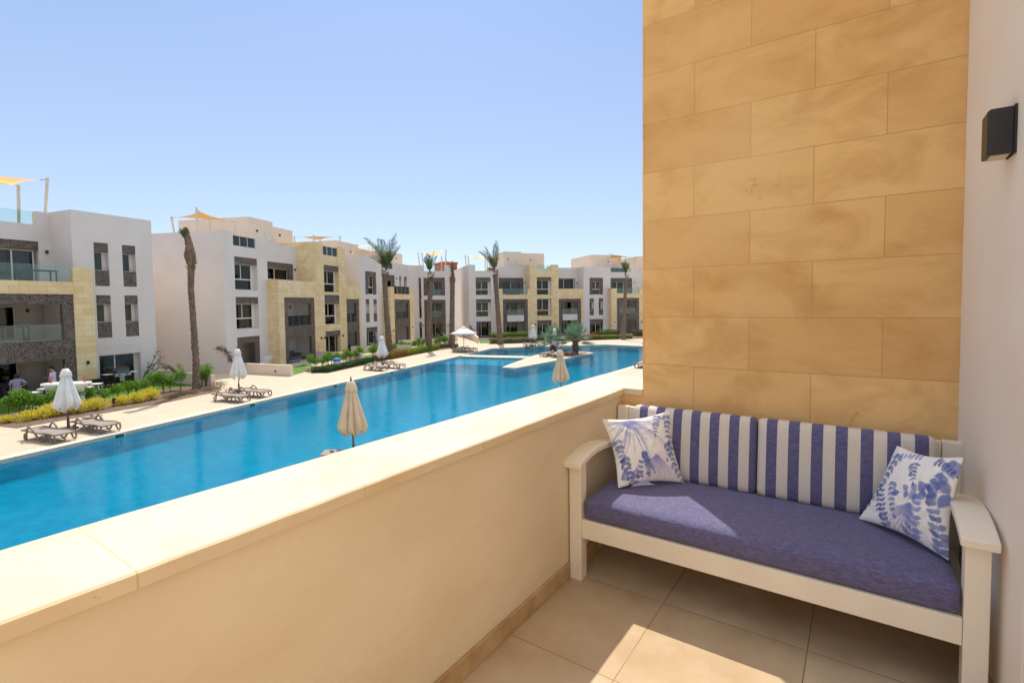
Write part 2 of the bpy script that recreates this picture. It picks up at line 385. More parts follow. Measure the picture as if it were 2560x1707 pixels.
mb = MB(); mb.box(-1.149, 0.9, 3.13, 3.62, -4.7, 6.2); mb.box(-1.645, -1.149, 3.132, 3.60, -4.7, -0.602)
own = empty('balcony_pillar', (-1.149, 3.13, -4.7), 'tall sandstone block pillar wall behind the white bench', 'wall')
mb.build('stone_face', M['own_stone'], own)
mb = MB(); mb.prism([(0.388, 3.129), (0.440, 2.18), (0.9, 2.18), (0.9, 3.129)], -1.5, 6.2)
tag(mb.build('side_wall', M['side'], bevel=0.006), 'pinkish white plaster wall at right of the white bench', 'wall', kind='structure')
mb = MB(); mb.box(0.9, 1.3, -7.0, 3.13, -4.7, 6.2)
tag(mb.build('apartment_wall', M['side']), 'plain plaster wall behind the side wall at the right edge', 'wall', kind='structure')
# a cream reveal next to the side wall's end
mb = MB(); mb.box(0.446, 0.899, 2.14, 2.179, -1.5, 6.2)
tag(mb.build('door_reveal', M['plaster']), 'peach plaster door reveal at the far right edge', 'wall', kind='structure')
# parapet
par = empty('balcony_parapet', (-1.47, -1.5, -1.5), 'tan plastered balcony parapet with cream stone coping beside the pool view', 'parapet')
mb = MB(); mb.box(-1.645, -1.292, -7.0, 3.131, -4.7, -0.602); mb.build('parapet_wall', M['plaster'], par)
mb = MB(); mb.box(-1.291, -1.277, -7.0, 3.129, -1.5, -1.412); mb.build('skirting', M['skirt'], par, bevel=0.004)
# coping with a slightly worn inner and outer edge
mb = MB(); rows = []
ys = [-7.0+i*0.06 for i in range(int(10.12/0.06)+1)] + [3.118]
def wv(y, k): return noise.noise(Vector((y*1.6, k*7.3, 0)))*0.009 + noise.noise(Vector((y*9, k*3.1, 2)))*0.004
for y in ys:
    xi, xo = -1.272+wv(y, 1), -1.658+wv(y, 2)
    rows.append([Vector((xo, y, -0.602)), Vector((xo-0.002, y, -0.569)), Vector((xo+0.005, y, -0.564)), Vector((-1.55, y, -0.5635)), Vector((-1.4, y, -0.5635)), Vector((xi-0.006, y, -0.564)), Vector((xi, y, -0.569)), Vector((xi, y, -0.602))])
for a, b2 in zip(rows[:-1], rows[1:]):
    for j in range(8): mb.quad(a[j], a[(j+1) % 8], b2[(j+1) % 8], b2[j])
mb.v += rows[0]; mb.f.append(tuple(range(len(mb.v)-8, len(mb.v))))
mb.box(-1.658, -1.1495, 3.118, 3.62, -0.602, -0.5635)
mb.build('coping', M['coping'], par, smooth=30)
mb = MB(); mb.box(-1.30, 0.9, -7, 3.13, -1.62, -1.5)
tag(mb.build('balcony_floor', M['floor']), 'polished limestone floor tiles', kind='structure')
mb = MB(); mb.prism([(0.376, 3.128), (0.387, 3.128), (0.439, 2.18), (0.428, 2.18)], -1.5, -1.412)
tag(mb.build('wall_skirting', M['skirt']), 'low marble skirting under the side wall', kind='structure')
# wall lamp
wl = empty('wall_lamp', (0.424, 2.45, 0.575), 'black box wall lamp on the white wall above the bench', 'wall lamp')
mb = MB()
sec = [(0.353, 0.495), (0.421, 0.495), (0.421, 0.652), (0.361, 0.652), (0.353, 0.645)]
n0 = len(mb.v)
for y in (2.40, 2.50):
    for (x, z) in sec: mb.v.append(Vector((x, y, z)))
k = len(sec); mb.f.append(tuple(range(k))); mb.f.append(tuple(k+i for i in range(k)))
for i in range(k): mb.f.append((i, (i+1) % k, k+(i+1) % k, k+i))
mb.build('lamp_body', M['lamp'], wl, bevel=0.003)
mb = MB(); mb.box(0.365, 0.412, 2.415, 2.485, 0.490, 0.4948); mb.build('diffuser', M['post'], wl)
mb = MB(); mb.box(0.4205, 0.4285, 2.396, 2.504, 0.491, 0.656); mb.build('back_plate', M['lamp'], wl)

# ---- bench
bench = empty('garden_bench', (-0.44, 2.72, -1.5), 'long cream white wooden bench with curved arms against the sandstone wall', 'bench')
for s, (xa, xb) in ((-1, (-1.283, -1.213)), (1, (0.325, 0.396))):
    mb = MB(); mb.box(xa, xb, 2.372, 2.442, -1.5, -0.858); mb.build('front_leg', M['bench'], bench, bevel=0.004)
    mb = MB(); mb.box(xa, xb, 3.035, 3.095, -1.5, -0.665); mb.build('back_leg', M['bench'], bench, bevel=0.004)
    mb = MB(); xa2, xb2 = xa-0.018, xb+0.018
    pr = [(2.338, -0.848), (2.40, -0.828), (2.47, -0.813), (2.55, -0.805), (2.63, -0.806), (2.71, -0.815), (2.80, -0.832), (2.90, -0.858), (3.034, -0.900)]
    L = []
    for (y, z) in pr: L.append([Vector((xa2, y, z-0.034)), Vector((xb2, y, z-0.034)), Vector((xb2, y, z)), Vector((xa2, y, z))])
    for a, b2 in zip(L[:-1], L[1:]):
        for j in range(4): mb.quad(a[j], a[(j+1) % 4], b2[(j+1) % 4], b2[j])
    mb.quad(*L[0]); mb.quad(*L[-1]); mb.build('armrest', M['bench'], bench, smooth=40, bevel=0.006)
    mb = MB(); mb.box(xa+0.02, xb-0.02, 2.443, 3.034, -1.262, -1.162); mb.build('side_rail', M['bench'], bench, bevel=0.003)
mb = MB(); mb.box(-1.212, 0.324, 2.379, 2.405, -1.263, -1.162); mb.build('front_rail', M['bench'], bench, bevel=0.003)
mb = MB(); mb.box(-1.212, 0.324, 3.05, 3.08, -0.765, -0.668); mb.build('top_rail', M['bench'], bench, bevel=0.003)
mb = MB(); mb.box(-1.212, 0.324, 3.05, 3.08, -1.263, -1.162); mb.build('back_rail', M['bench'], bench, bevel=0.003)
for i in range(9):
    mb = MB(); x = -1.10+i*0.162; mb.box(x, x+0.06, 3.055, 3.075, -1.161, -0.766); mb.build('back_slat', M['bench'], bench)
for i in range(5):
    mb = MB(); y = 2.43+i*0.12; mb.box(-1.211, 0.323, y, y+0.08, -1.185, -1.166); mb.build('seat_slat', M['bench'], bench)

def weave(name, c1, c2, stripes=None):
    m, t, b = nodes(name)
    co = coords(t)
    outs = []
    for sc in ((14, 130, 60), (130, 16, 60), (22, 60, 150)):
        mp = N(t, 'ShaderNodeMapping'); mp.inputs['Scale'].default_value = sc; t.links.new(co, mp.inputs[0])
        n = N(t, 'ShaderNodeTexNoise', Scale=2.0, Detail=3); t.links.new(mp.outputs[0], n.inputs['Vector']); outs.append(n.outputs[0])
    a = N(t, 'ShaderNodeMath', operation='ADD'); t.links.new(outs[0], a.inputs[0]); t.links.new(outs[1], a.inputs[1])
    a2 = N(t, 'ShaderNodeMath', operation='ADD'); t.links.new(a.outputs[0], a2.inputs[0]); t.links.new(outs[2], a2.inputs[1])
    a3 = N(t, 'ShaderNodeMath', operation='MULTIPLY'); a3.inputs[1].default_value = 1/3; t.links.new(a2.outputs[0], a3.inputs[0])
    f = ramp(t, a3.outputs[0], [(0.42, 0.0), (0.58, 1.0)])
    col = mixc(t, f, c1, c2)
    if stripes:
        x0, p, cw = stripes
        sx = N(t, 'ShaderNodeSeparateXYZ'); t.links.new(co, sx.inputs[0])
        q = N(t, 'ShaderNodeMath', operation='MULTIPLY_ADD'); q.inputs[1].default_value = 1/p; q.inputs[2].default_value = -x0/p+50
        t.links.new(sx.outputs[0], q.inputs[0]); fr = N(t, 'ShaderNodeMath', operation='FRACT'); t.links.new(q.outputs[0], fr.inputs[0])
        k = ramp(t, fr.outputs[0], [(0.0, 1.0), (0.49, 1.0), (0.50, 0.0), (0.99, 0.0)])
        col = mixc(t, k, mixc(t, f, cw, tuple(c*0.93 for c in cw)), col)
    t.links.new(col, b.inputs['Base Color']); b.inputs['Roughness'].default_value = 0.9; b.inputs['Specular IOR Level'].default_value = 0.15
    b.inputs['Sheen Weight'].default_value = 0.15
    bump(t, b, a3.outputs[0], 0.5, 0.002)
    return m
NAVY1, NAVY2 = (0.098, 0.090, 0.185), (0.160, 0.150, 0.265)
def soft_box(x0, x1, y0, y1, z0, z1, rad, nx=40, ny=14, nz=5, puff=0.012, shear=0.0, sag=0.0):
    """rounded cushion: a subdivided box pulled towards rounded edges, with a slight crown"""
    bm = bmesh.new(); bmesh.ops.create_cube(bm, size=2)
    def cut(axis, n):
        for i in range(1, n):
            c = -1+2*i/n; v = [0, 0, 0]; v[axis] = 1; p = [0, 0, 0]; p[axis] = c
            bmesh.ops.bisect_plane(bm, geom=bm.verts[:]+bm.edges[:]+bm.faces[:], plane_co=p, plane_no=v)
    cut(0, nx); cut(1, ny); cut(2, nz)
    hx, hy, hz = (x1-x0)/2, (y1-y0)/2, (z1-z0)/2
    for v in bm.verts:
        u, w_, q = v.co
        p = Vector((u*hx, w_*hy, q*hz)); inner = Vector((max(-hx+rad, min(hx-rad, p.x)), max(-hy+rad, min(hy-rad, p.y)), max(-hz+rad, min(hz-rad, p.z))))
        d = p-inner
        if d.length > 1e-6: p = inner+d.normalized()*min(rad, d.length if sum(abs(c) > 1e-6 for c in d) == 1 else rad)
        pf = puff*(1-u*u)**0.5*(1-w_*w_)**0.5 if abs(u) < 1 and abs(w_) < 1 else 0
        p.z += q*pf + noise.noise(Vector((p.x*7, p.y*7, q)))*0.0025
        p.y += shear*(q*0.5+0.5) if not shear == 0 else 0
        p.z -= sag*(1-u*u)*(0.5-0.5*q)
        v.co = p + Vector(((x0+x1)/2, (y0+y1)/2, (z0+z1)/2))
    bm.normal_update()
    mb = MB(); mb.v = [v.co.copy() for v in bm.verts]; bm.verts.index_update(); mb.f = [tuple(v.index for v in f.verts) for f in bm.faces]; bm.free()
    return mb
M['navy'] = weave('navy_woven_fabric', NAVY1, NAVY2)
o = soft_box(-1.208, 0.322, 2.385, 3.01, -1.160, -1.052, 0.024).build('seat_cushion', M['navy'], smooth=True, base=(-0.44, 2.7, -1.16), fix=False)
tag(o, 'long navy woven seat cushion lying on the white bench', 'cushion')
# back cushions, leaning
M['stripeA'] = weave('wide_striped_fabric', NAVY1, NAVY2, (0.045, 0.1035, (0.72, 0.65, 0.54)))
for (xa, xb, ph, lab) in ((-1.150, -0.452, 0.0, 'left striped back cushion standing behind the palm print pillow'), (-0.446, 0.298, 0.0, 'right striped back cushion standing behind the leaf print pillow')):
    c0 = Vector((xa, 2.99, -0.845)); hx = (xb-xa)
    mb = soft_box(0.0, hx, -0.045, 0.045, -0.205, 0.205, 0.02, nx=30, ny=4, nz=14, puff=0.0)
    for v in mb.v:
        q = (1-abs(v.z/0.205)**3)*(1-abs(v.x/hx*2-1)**4); v.y += (0.014 if v.y > 0 else -0.014)*max(0, q)
    Rm = Matrix.Rotation(R(-5.5), 3, 'X')
    mb.v = [Rm @ v + c0 for v in mb.v]
    o = mb.build('back_cushion', M['stripeA'], smooth=True, base=tuple(c0), fix=False)
    tag(o, lab, 'cushion', 'navy and white striped back cushions')

# printed pillows: the botanical print is a colour attribute on the cloth
def print_image(seed, style, n=300):
    rnd = random.Random(seed)
    img = np.ones((n, n, 3))*np.array(srgb(244, 238, 230)); Y, X = np.mgrid[0:n, 0:n]/n
    pal = [srgb(96, 112, 170), srgb(72, 88, 150), srgb(128, 138, 190), srgb(150, 146, 196), srgb(84, 104, 164)]
    def blend(mask, c, a):
        mk = np.clip(mask, 0, 1)[..., None]*a; img[:] = img*(1-mk)+np.array(c)*mk
    def leaf(x, y, L, W, ang, c, a=0.85):
        ca, sa = math.cos(ang), math.sin(ang); u = ((X-x)*ca+(Y-y)*sa)/L; v = (-(X-x)*sa+(Y-y)*ca)/W
        prof = np.where((u > 0) & (u < 1), np.sin(np.pi*np.clip(u, 0, 1)**0.8), 0)
        blend((prof-np.abs(v))*3.0*(1-0.45*np.clip(u, 0, 1)) + np.where((prof > np.abs(v)), 0.25, 0), c, a)
    def stroke(x, y, ang, L, w_, c, a, curve=0.0):
        for i in range(14):
            t_ = i/14; g = ang+curve*t_; leaf(x, y, L/14*1.8, w_*(1-0.6*t_), g, c, a); x += math.cos(g)*L/14; y += math.sin(g)*L/14
        return x, y
    def spray(x, y, ang, L, k, ls, lw, c, curve=0.5, a=0.85):
        for i in range(k):
            t_ = i/k; g = ang+curve*t_
            leaf(x, y, L/k*1.2, 0.004, g, c, a)
            for s in (-1, 1): leaf(x, y, ls*(1-0.5*t_)*rnd.uniform(.8, 1.1), lw*(1-0.4*t_), g+s*rnd.uniform(0.7, 1.1), c, a*rnd.uniform(.75, 1))
            x += math.cos(g)*L/k; y += math.sin(g)*L/k
        leaf(x, y, ls*0.7, lw*0.7, g, c, a)
    if style == 'palm':
        for i in range(34):
            g = R(170-i*5.0+rnd.uniform(-2, 2)); stroke(0.36, 0.03, g, rnd.uniform(0.35, 0.7)*(1.0 if 40 < math.degrees(g) < 140 else 0.62), 0.016, rnd.choice(pal[2:4]), 0.45, rnd.uniform(-.3, .3))
        for i in range(16):
            stroke(0.62, 0.62, R(40+i*7), rnd.uniform(0.25, 0.42), 0.02, pal[3], 0.42, 0.25)
        spray(0.42, 0.55, R(80), 0.34, 10, 0.085, 0.02, pal[1], 0.1); spray(0.40, 0.58, R(60), 0.30, 10, 0.08, 0.018, pal[0], 0.1)
        spray(0.80, 0.02, R(120), 0.30, 6, 0.10, 0.022, pal[0], -0.3)
        for (x, y, g) in ((0.93, 0.05, 95), (0.98, 0.35, 110), (0.85, 0.45, 70), (0.05, 0.35, 75), (0.12, 0.6, 85), (0.22, 0.98, -60), (0.05, 0.85, 10), (0.88, 0.75, 60)):
            spray(x, y, R(g), 0.36, 5, 0.115, 0.034, rnd.choice(pal[:3]), rnd.uniform(-.6, .6))
    else:
        for (x, y, g, L, k, ls, lw) in ((0.16, 0.08, 95, 0.85, 10, 0.13, 0.038), (0.95, 0.05, 110, 0.5, 6, 0.15, 0.05), (0.5, 0.02, 170, 0.45, 8, 0.07, 0.02), (0.45, 0.12, 60, 0.25, 5, 0.12, 0.02),
                                        (0.98, 0.38, 175, 0.55, 5, 0.20, 0.06), (0.62, 0.98, -75, 0.55, 7, 0.15, 0.035), (0.95, 0.98, -95, 0.6, 8, 0.13, 0.04), (0.35, 0.98, -110, 0.5, 8, 0.10, 0.03),
                                        (0.30, 0.42, 70, 0.4, 6, 0.10, 0.03), (0.05, 0.5, 60, 0.4, 6, 0.09, 0.028), (0.72, 0.05, 20, 0.3, 6, 0.08, 0.025)):
            spray(x, y, R(g), L, k, ls, lw, rnd.choice(pal[:3]+pal[4:]), rnd.uniform(-.5, .5), 0.9)
        for i in range(20):
            stroke(0.62, 0.6, R(65+i*4), rnd.uniform(0.25, 0.45), 0.016, pal[2], 0.38, 0.3)
    return img
def pillow_mat():
    m, t, b = nodes('printed_cotton')
    a = N(t, 'ShaderNodeAttribute'); a.attribute_name = 'print'
    t.links.new(a.outputs['Color'], b.inputs['Base Color']); b.inputs['Roughness'].default_value = 0.85; b.inputs['Specular IOR Level'].default_value = 0.2
    n = N(t, 'ShaderNodeTexNoise', Scale=9, Detail=3); t.links.new(coords(t), n.inputs['Vector']); bump(t, b, n.outputs[0], 0.35, 0.012)
    return m
M['print'] = pillow_mat()
def pillow(BL, BR, TR, TL, style, seed, label, n=170, T=0.062):
    BL, BR, TR, TL = map(Vector, (BL, BR, TR, TL)); img = print_image(seed, style)
    nrm = ((BR-BL).cross(TL-BL)).normalized()
    if nrm.y > 0: nrm = -nrm
    base = (BL+BR+TL+TR)/4
    V, Fc, Cc = [], [], []
    for side in (1, -1):
        for j in range(n+1):
            for i in range(n+1):
                u, v = i/n, j/n
                pu = 0.055*math.sin(math.pi*v)**1.2*(1-2*u); pv = 0.055*math.sin(math.pi*u)**1.2*(1-2*v)
                uu, vv = u+pu, v+pv
                p = (BL*(1-uu)+BR*uu)*(1-vv)+(TL*(1-uu)+TR*uu)*vv
                h = (max(0, math.sin(math.pi*u))*max(0, math.sin(math.pi*v)))**0.55
                h *= T*(1+0.10*noise.noise(Vector((u*3+seed, v*3, side))))
                h += 0.004*noise.noise(Vector((u*11, v*11, seed)))*(h > 0.004)
                V.append(p+nrm*h*side-base)
                ii, jj = min(299, int(u*299)), min(299, int((1-v)*299)); Cc.append(img[jj, ii])
        o0 = 0 if side == 1 else (n+1)**2
        for j in range(n):
            for i in range(n):
                a = o0+j*(n+1)+i; q = (a, a+1, a+n+2, a+n+1); Fc.append(q if side == 1 else q[::-1])
    me = bpy.data.meshes.new('throw_pillow'); me.from_pydata([tuple(v) for v in V], [], Fc)
    at_ = me.color_attributes.new('print', 'FLOAT_COLOR', 'POINT')
    at_.data.foreach_set('color', np.hstack([np.array(Cc), np.ones((len(Cc), 1))]).astype(np.float32).ravel())
    for p in me.polygons: p.use_smooth = True
    me.materials.append(M['print'])
    o = bpy.data.objects.new('throw_pillow', me); C.objects.link(o); o.location = base
    return tag(o, label, 'pillow', 'blue and white printed throw pillows')
pillow((-1.095, 2.60, -1.035), (-0.817, 2.885, -1.035), (-0.905, 2.90, -0.636), (-1.245, 2.72, -0.690), 'palm', 3, 'throw pillow with lavender palm fan print at the parapet end of the bench')
pillow((0.011, 2.845, -1.035), (0.304, 2.575, -1.035), (0.345, 2.62, -0.628), (0.150, 2.885, -0.675), 'leaf', 11, 'throw pillow with blue trailing leaves print leaning at the right arm of the bench')

# ================================================================== GROUND, POOL
GZ, WZ = -4.7, -4.83
far_pts = [at(x, y, GZ) for x, y in ((1140, 891.6), (1227.8, 870.7), (1303.3, 867.1), (1376.7, 865.6), (1451.4, 863), (1512.7, 861), (1607.5, 865.1))]
e0 = at(0, 1149.9, GZ); d0 = (far_pts[0]-e0).normalized()
start = e0 - d0*22
pool = [start, far_pts[0]] + far_pts[1:] + [Vector((-15.6, 51.0, GZ)), Vector((-13.80, 46, GZ)), Vector((-13.76, 34, GZ)), Vector((-13.7, start.y, GZ))]
pool = [Vector((p.x, p.y, 0)) for p in pool]
isl = [at(x, y, GZ) for x, y in ((1255, 917.5), (1287.5, 919.6), (1391.4, 900.2), (1484.3, 881.5), (1447.8, 878.7), (1410, 879.2), (1361.6, 882), (1332.9, 889.2))]
isl = [Vector((p.x, p.y, 0)) for p in isl]
def inset(poly, d):
    n = len(poly); out = []
    A = sum(poly[i].x*poly[(i+1) % n].y-poly[(i+1) % n].x*poly[i].y for i in range(n)); sg = 1 if A > 0 else -1
    for i in range(n):
        p, a, b = poly[i], poly[i-1], poly[(i+1) % n]
        u = (p-a).normalized(); v = (b-p).normalized()
        n1 = Vector((-u.y, u.x, 0))*sg; n2 = Vector((-v.y, v.x, 0))*sg
        k = (n1+n2); k = k/max(0.3, k.dot(n1)) if k.length > 1e-6 else n1
        if k.length > 2.5: k = k.normalized()*2.5
        out.append(p+k*d)
    return out
def sheet(name, loops, z, mat, **kw):
    me = bpy.data.meshes.new(name)
    flat = [Vector((p.x, p.y, 0)) for l in loops for p in l]
    tris = tessellate_polygon([[Vector((p.x, p.y, 0)) for p in l] for l in loops])
    me.from_pydata([(p.x, p.y, z) for p in flat], [], [tuple(t) for t in tris]); me.validate()
    bm = bmesh.new(); bm.from_mesh(me); bmesh.ops.recalc_face_normals(bm, faces=bm.faces)
    if bm.faces and sum(f.normal.z for f in bm.faces) < 0: bmesh.ops.reverse_faces(bm, faces=bm.faces)
    bm.to_mesh(me); bm.free(); me.materials.append(mat)
    o = bpy.data.objects.new(name, me); C.objects.link(o); return tag(o, **kw)
B = 3000
sheet('pool_deck', [[Vector(p) for p in ((-B, -B, 0), (B, -B, 0), (B, B, 0), (-B, B, 0))], inset(pool, -0.45)], GZ, M['deck'], kind='structure')
sheet('pool_edge_coping', [inset(pool, -0.45), pool], GZ+0.004, M['coping_pool'], kind='structure')

def mosaic(name, c1, c2, c3, sc=22):
    m, t, b = nodes(name)
    co = coords(t, True)
    vo = N(t, 'ShaderNodeTexVoronoi', Scale=sc); vo.distance = 'CHEBYCHEV'; vo.inputs['Randomness'].default_value = 0.15; t.links.new(co, vo.inputs['Vector'])
    sx = N(t, 'ShaderNodeSeparateXYZ'); t.links.new(vo.outputs['Color'], sx.inputs[0])
    n = N(t, 'ShaderNodeTexNoise', Scale=0.25, Detail=3); t.links.new(co, n.inputs['Vector'])
    c = mixc(t, sx.outputs[0], c1, c2); c = mixc(t, ramp(t, n.outputs[0], [(0.4, 0.0), (0.65, 0.6)]), c, c3)
    t.links.new(c, b.inputs['Base Color']); b.inputs['Roughness'].default_value = 0.4
    return m
M['tile'] = mosaic('blue_pool_mosaic', (0.001, 0.26, 0.40), (0.001, 0.21, 0.34), (0.001, 0.30, 0.44))
M['rim'] = surf('grey_pool_rim_tile', srgb(190, 180, 162), srgb(172, 164, 148), scale=6, rough=0.5, world=True)
M['rimblue'] = mosaic('dark_blue_rim_mosaic', (0.008, 0.16, 0.40), (0.005, 0.11, 0.30), (0.01, 0.2, 0.42))
PB = -5.42
def wall_ring(loops, z0, z1):
    mb = MB()
    for l in loops:
        n = len(l)
        for i in range(n):
            a, b2 = l[i], l[(i+1) % n]
            mb.quad(Vector((a.x, a.y, z0)), Vector((b2.x, b2.y, z0)), Vector((b2.x, b2.y, z1)), Vector((a.x, a.y, z1)))
    return mb
tag(wall_ring([pool], -4.84, GZ+0.004).build('pool_rim', M['rim'], fix=False), kind='structure')
tag(wall_ring([pool], PB, -4.84).build('pool_wall', M['rimblue'], fix=False), kind='structure')
sheet('pool_floor', [inset(pool, -0.3)], PB, M['tile'], kind='structure')
# shallow end with steps between the far edge and the island
stp = []
p_a, p_b = at(1090, 906.5, GZ), at(1266, 913.5, GZ)
dirs = (p_b-p_a).normalized(); back = Vector((-dirs.y, dirs.x, 0)).normalized()
if back.y < 0: back = -back
mb = MB()
A0 = p_a-dirs*2.2; B0 = p_b+dirs*0.6
for i in range(4):
    o_ = back*(0.42*i)
    q = [A0+o_, B0+o_, B0+back*(7.0 if i == 3 else 0.42*(i+1)), A0+back*(7.0 if i == 3 else 0.42*(i+1))-dirs*1.5*0]
    mb.prism([(p.x, p.y) for p in q], PB, PB+0.12*(i+1))
tag(mb.build('pool_steps', mosaic('pale_blue_step_mosaic', (0.02, 0.42, 0.62), (0.015, 0.34, 0.56), (0.03, 0.46, 0.66))), kind='structure')
mb = MB()
for i in range(4):
    o_ = back*(0.42*i+0.005); a, b2 = A0+o_, B0+o_
    c, d = b2+back*0.07, a+back*0.07; z = PB+0.12*(i+1)
    mb.prism([(p.x, p.y) for p in (a, b2, c, d)], z+0.001, z+0.006)
tag(mb.build('step_edge_tiles', surf('navy_edge_tile', (0.01, 0.03, 0.12), rough=0.3, bmp=0)), kind='structure')
def water():
    m, t, b = nodes('pool_water'); t.nodes.remove(b)
    co = coords(t, True)
    n1 = N(t, 'ShaderNodeTexNoise', Scale=3.2, Detail=6, Roughness=0.65); n1.inputs['Distortion'].default_value = 0.5; t.links.new(co, n1.inputs['Vector'])
    n2 = N(t, 'ShaderNodeTexNoise', Scale=0.22, Detail=3); t.links.new(co, n2.inputs['Vector'])
    n3 = N(t, 'ShaderNodeTexNoise', Scale=11, Detail=3); t.links.new(coords(t, True, (1, 0.6, 1)), n3.inputs['Vector'])
    s = N(t, 'ShaderNodeMath', operation='MULTIPLY'); t.links.new(n1.outputs[0], s.inputs[0]); t.links.new(ramp(t, n2.outputs[0], [(0.35, 0.35), (0.65, 1.0)]), s.inputs[1])
    s2 = N(t, 'ShaderNodeMath', operation='MULTIPLY_ADD'); s2.inputs[1].default_value = 0.30; t.links.new(n3.outputs[0], s2.inputs[0]); t.links.new(s.outputs[0], s2.inputs[2])
    bp = N(t, 'ShaderNodeBump'); bp.inputs['Strength'].default_value = 0.22; bp.inputs['Distance'].default_value = 0.04; t.links.new(s2.outputs[0], bp.inputs['Height'])
    rf = N(t, 'ShaderNodeBsdfTransparent')
    rip = ramp(t, n1.outputs[0], [(0.34, 0.0), (0.50, 0.45), (0.62, 0.8), (0.74, 1.0)])
    t.links.new(mixc(t, rip, (0.08, 0.82, 0.95), (0.20, 0.98, 1.0)), rf.inputs[0])      # light and dark of the wavelets painted into tint and diffuse colour
    df = N(t, 'ShaderNodeBsdfDiffuse'); t.links.new(mixc(t, rip, (0.0, 0.20, 0.34), (0.0, 0.36, 0.52)), df.inputs[0]); t.links.new(bp.outputs[0], df.inputs['Normal'])
    mx0 = N(t, 'ShaderNodeMixShader'); mx0.inputs[0].default_value = 0.30; t.links.new(rf.outputs[0], mx0.inputs[1]); t.links.new(df.outputs[0], mx0.inputs[2])
    gl = N(t, 'ShaderNodeBsdfGlossy'); gl.inputs['Roughness'].default_value = 0.04; t.links.new(bp.outputs[0], gl.inputs['Normal'])
    fr = N(t, 'ShaderNodeFresnel', IOR=1.22); t.links.new(bp.outputs[0], fr.inputs['Normal'])
    mx = N(t, 'ShaderNodeMixShader'); t.links.new(fr.outputs[0], mx.inputs[0]); t.links.new(mx0.outputs[0], mx.inputs[1]); t.links.new(gl.outputs[0], mx.inputs[2])
    o = [n for n in t.nodes if n.type == 'OUTPUT_MATERIAL'][0]; t.links.new(mx.outputs[0], o.inputs[0]); return m
M['water'] = water()
sheet('pool_water', [pool], WZ, M['water'], kind='structure')
# island
isd = empty('island_deck', (isl[0].x, isl[0].y, GZ)); isd['kind'] = 'structure'
mb = MB(); mb.prism([(p.x, p.y) for p in isl], PB, -4.84); mb.build('island_wall', M['rimblue'], isd)
mb = MB(); mb.prism([(p.x, p.y) for p in isl], -4.84, GZ); mb.build('island_rim', M['rim'], isd)
inn = inset(isl, 0.32)
c_ = sheet('island_coping', [isl, inn], GZ+0.004, M['coping_pool']); c_.parent = isd; c_.matrix_parent_inverse = Matrix.Translation(isd.location).inverted()
c_ = sheet('island_paving', [inn], GZ+0.006, M['deck']); c_.parent = isd; c_.matrix_parent_inverse = Matrix.Translation(isd.location).inverted()
pb = [at(x, y, GZ) for x, y in ((1400, 889), (1432, 888.5), (1474, 881.6), (1446, 880.5), (1412, 881), (1398, 884))]
sheet('pebble_bed', [[Vector((p.x, p.y, 0)) for p in pb]], GZ+0.012, M['pebble'], kind='structure')
rnd = random.Random(5); mb = MB()
for i in range(240):
    u, v = rnd.random(), rnd.random(); p = at(1400+u*66, 881.6+v*6.2*(1-u*0.6), GZ)
    r = rnd.uniform(0.05, 0.11); mb.ball((p.x, p.y, GZ+0.02), (r, r*rnd.uniform(.7, 1), r*0.6), 6, 4)
tag(mb.build('pebbles', M['pebble'], smooth=True), 'pale pebbles round the island palm trunks', 'pebbles', kind='stuff')
# stepping slabs across the water
a0, a1 = at(1158.4, 888.6, GZ), at(1320.5, 892.6, GZ); n_ = 12
ux = (a1-a0).normalized(); step = (a1-a0).length/n_; uy = (at(1168, 885.9, GZ)-at(1151.2, 889.6, GZ)); uy.z = 0
for i in range(n_):
    q0 = a0+ux*(step*i+0.03)-uy*0.5; q1 = a0+ux*(step*(i+1)-0.03)-uy*0.5; r0 = q0+uy; r1 = q1+uy
    mb = MB(); mb.prism([(p.x, p.y) for p in (q0, q1, r1, r0)], -4.79, GZ+0.006)
    s_ = empty('stepping_slab', ((q0.x+r1.x)/2, (q0.y+r1.y)/2, GZ), 'pale square stepping slab in the row crossing the pool to the island', 'stepping slab', 'stepping slabs crossing the pool')
    mb.build('slab_top', M['coping_pool'], s_, bevel=0.01)
    mb = MB(); k0, k1, l0, l1 = q0.lerp(r1, .03), q1.lerp(r0, .03), r0.lerp(q1, .03), r1.lerp(q0, .03)
    mb.prism([(p.x, p.y) for p in (k0, k1, l1, l0)], PB, -4.80); mb.build('slab_support', M['rim'], s_)
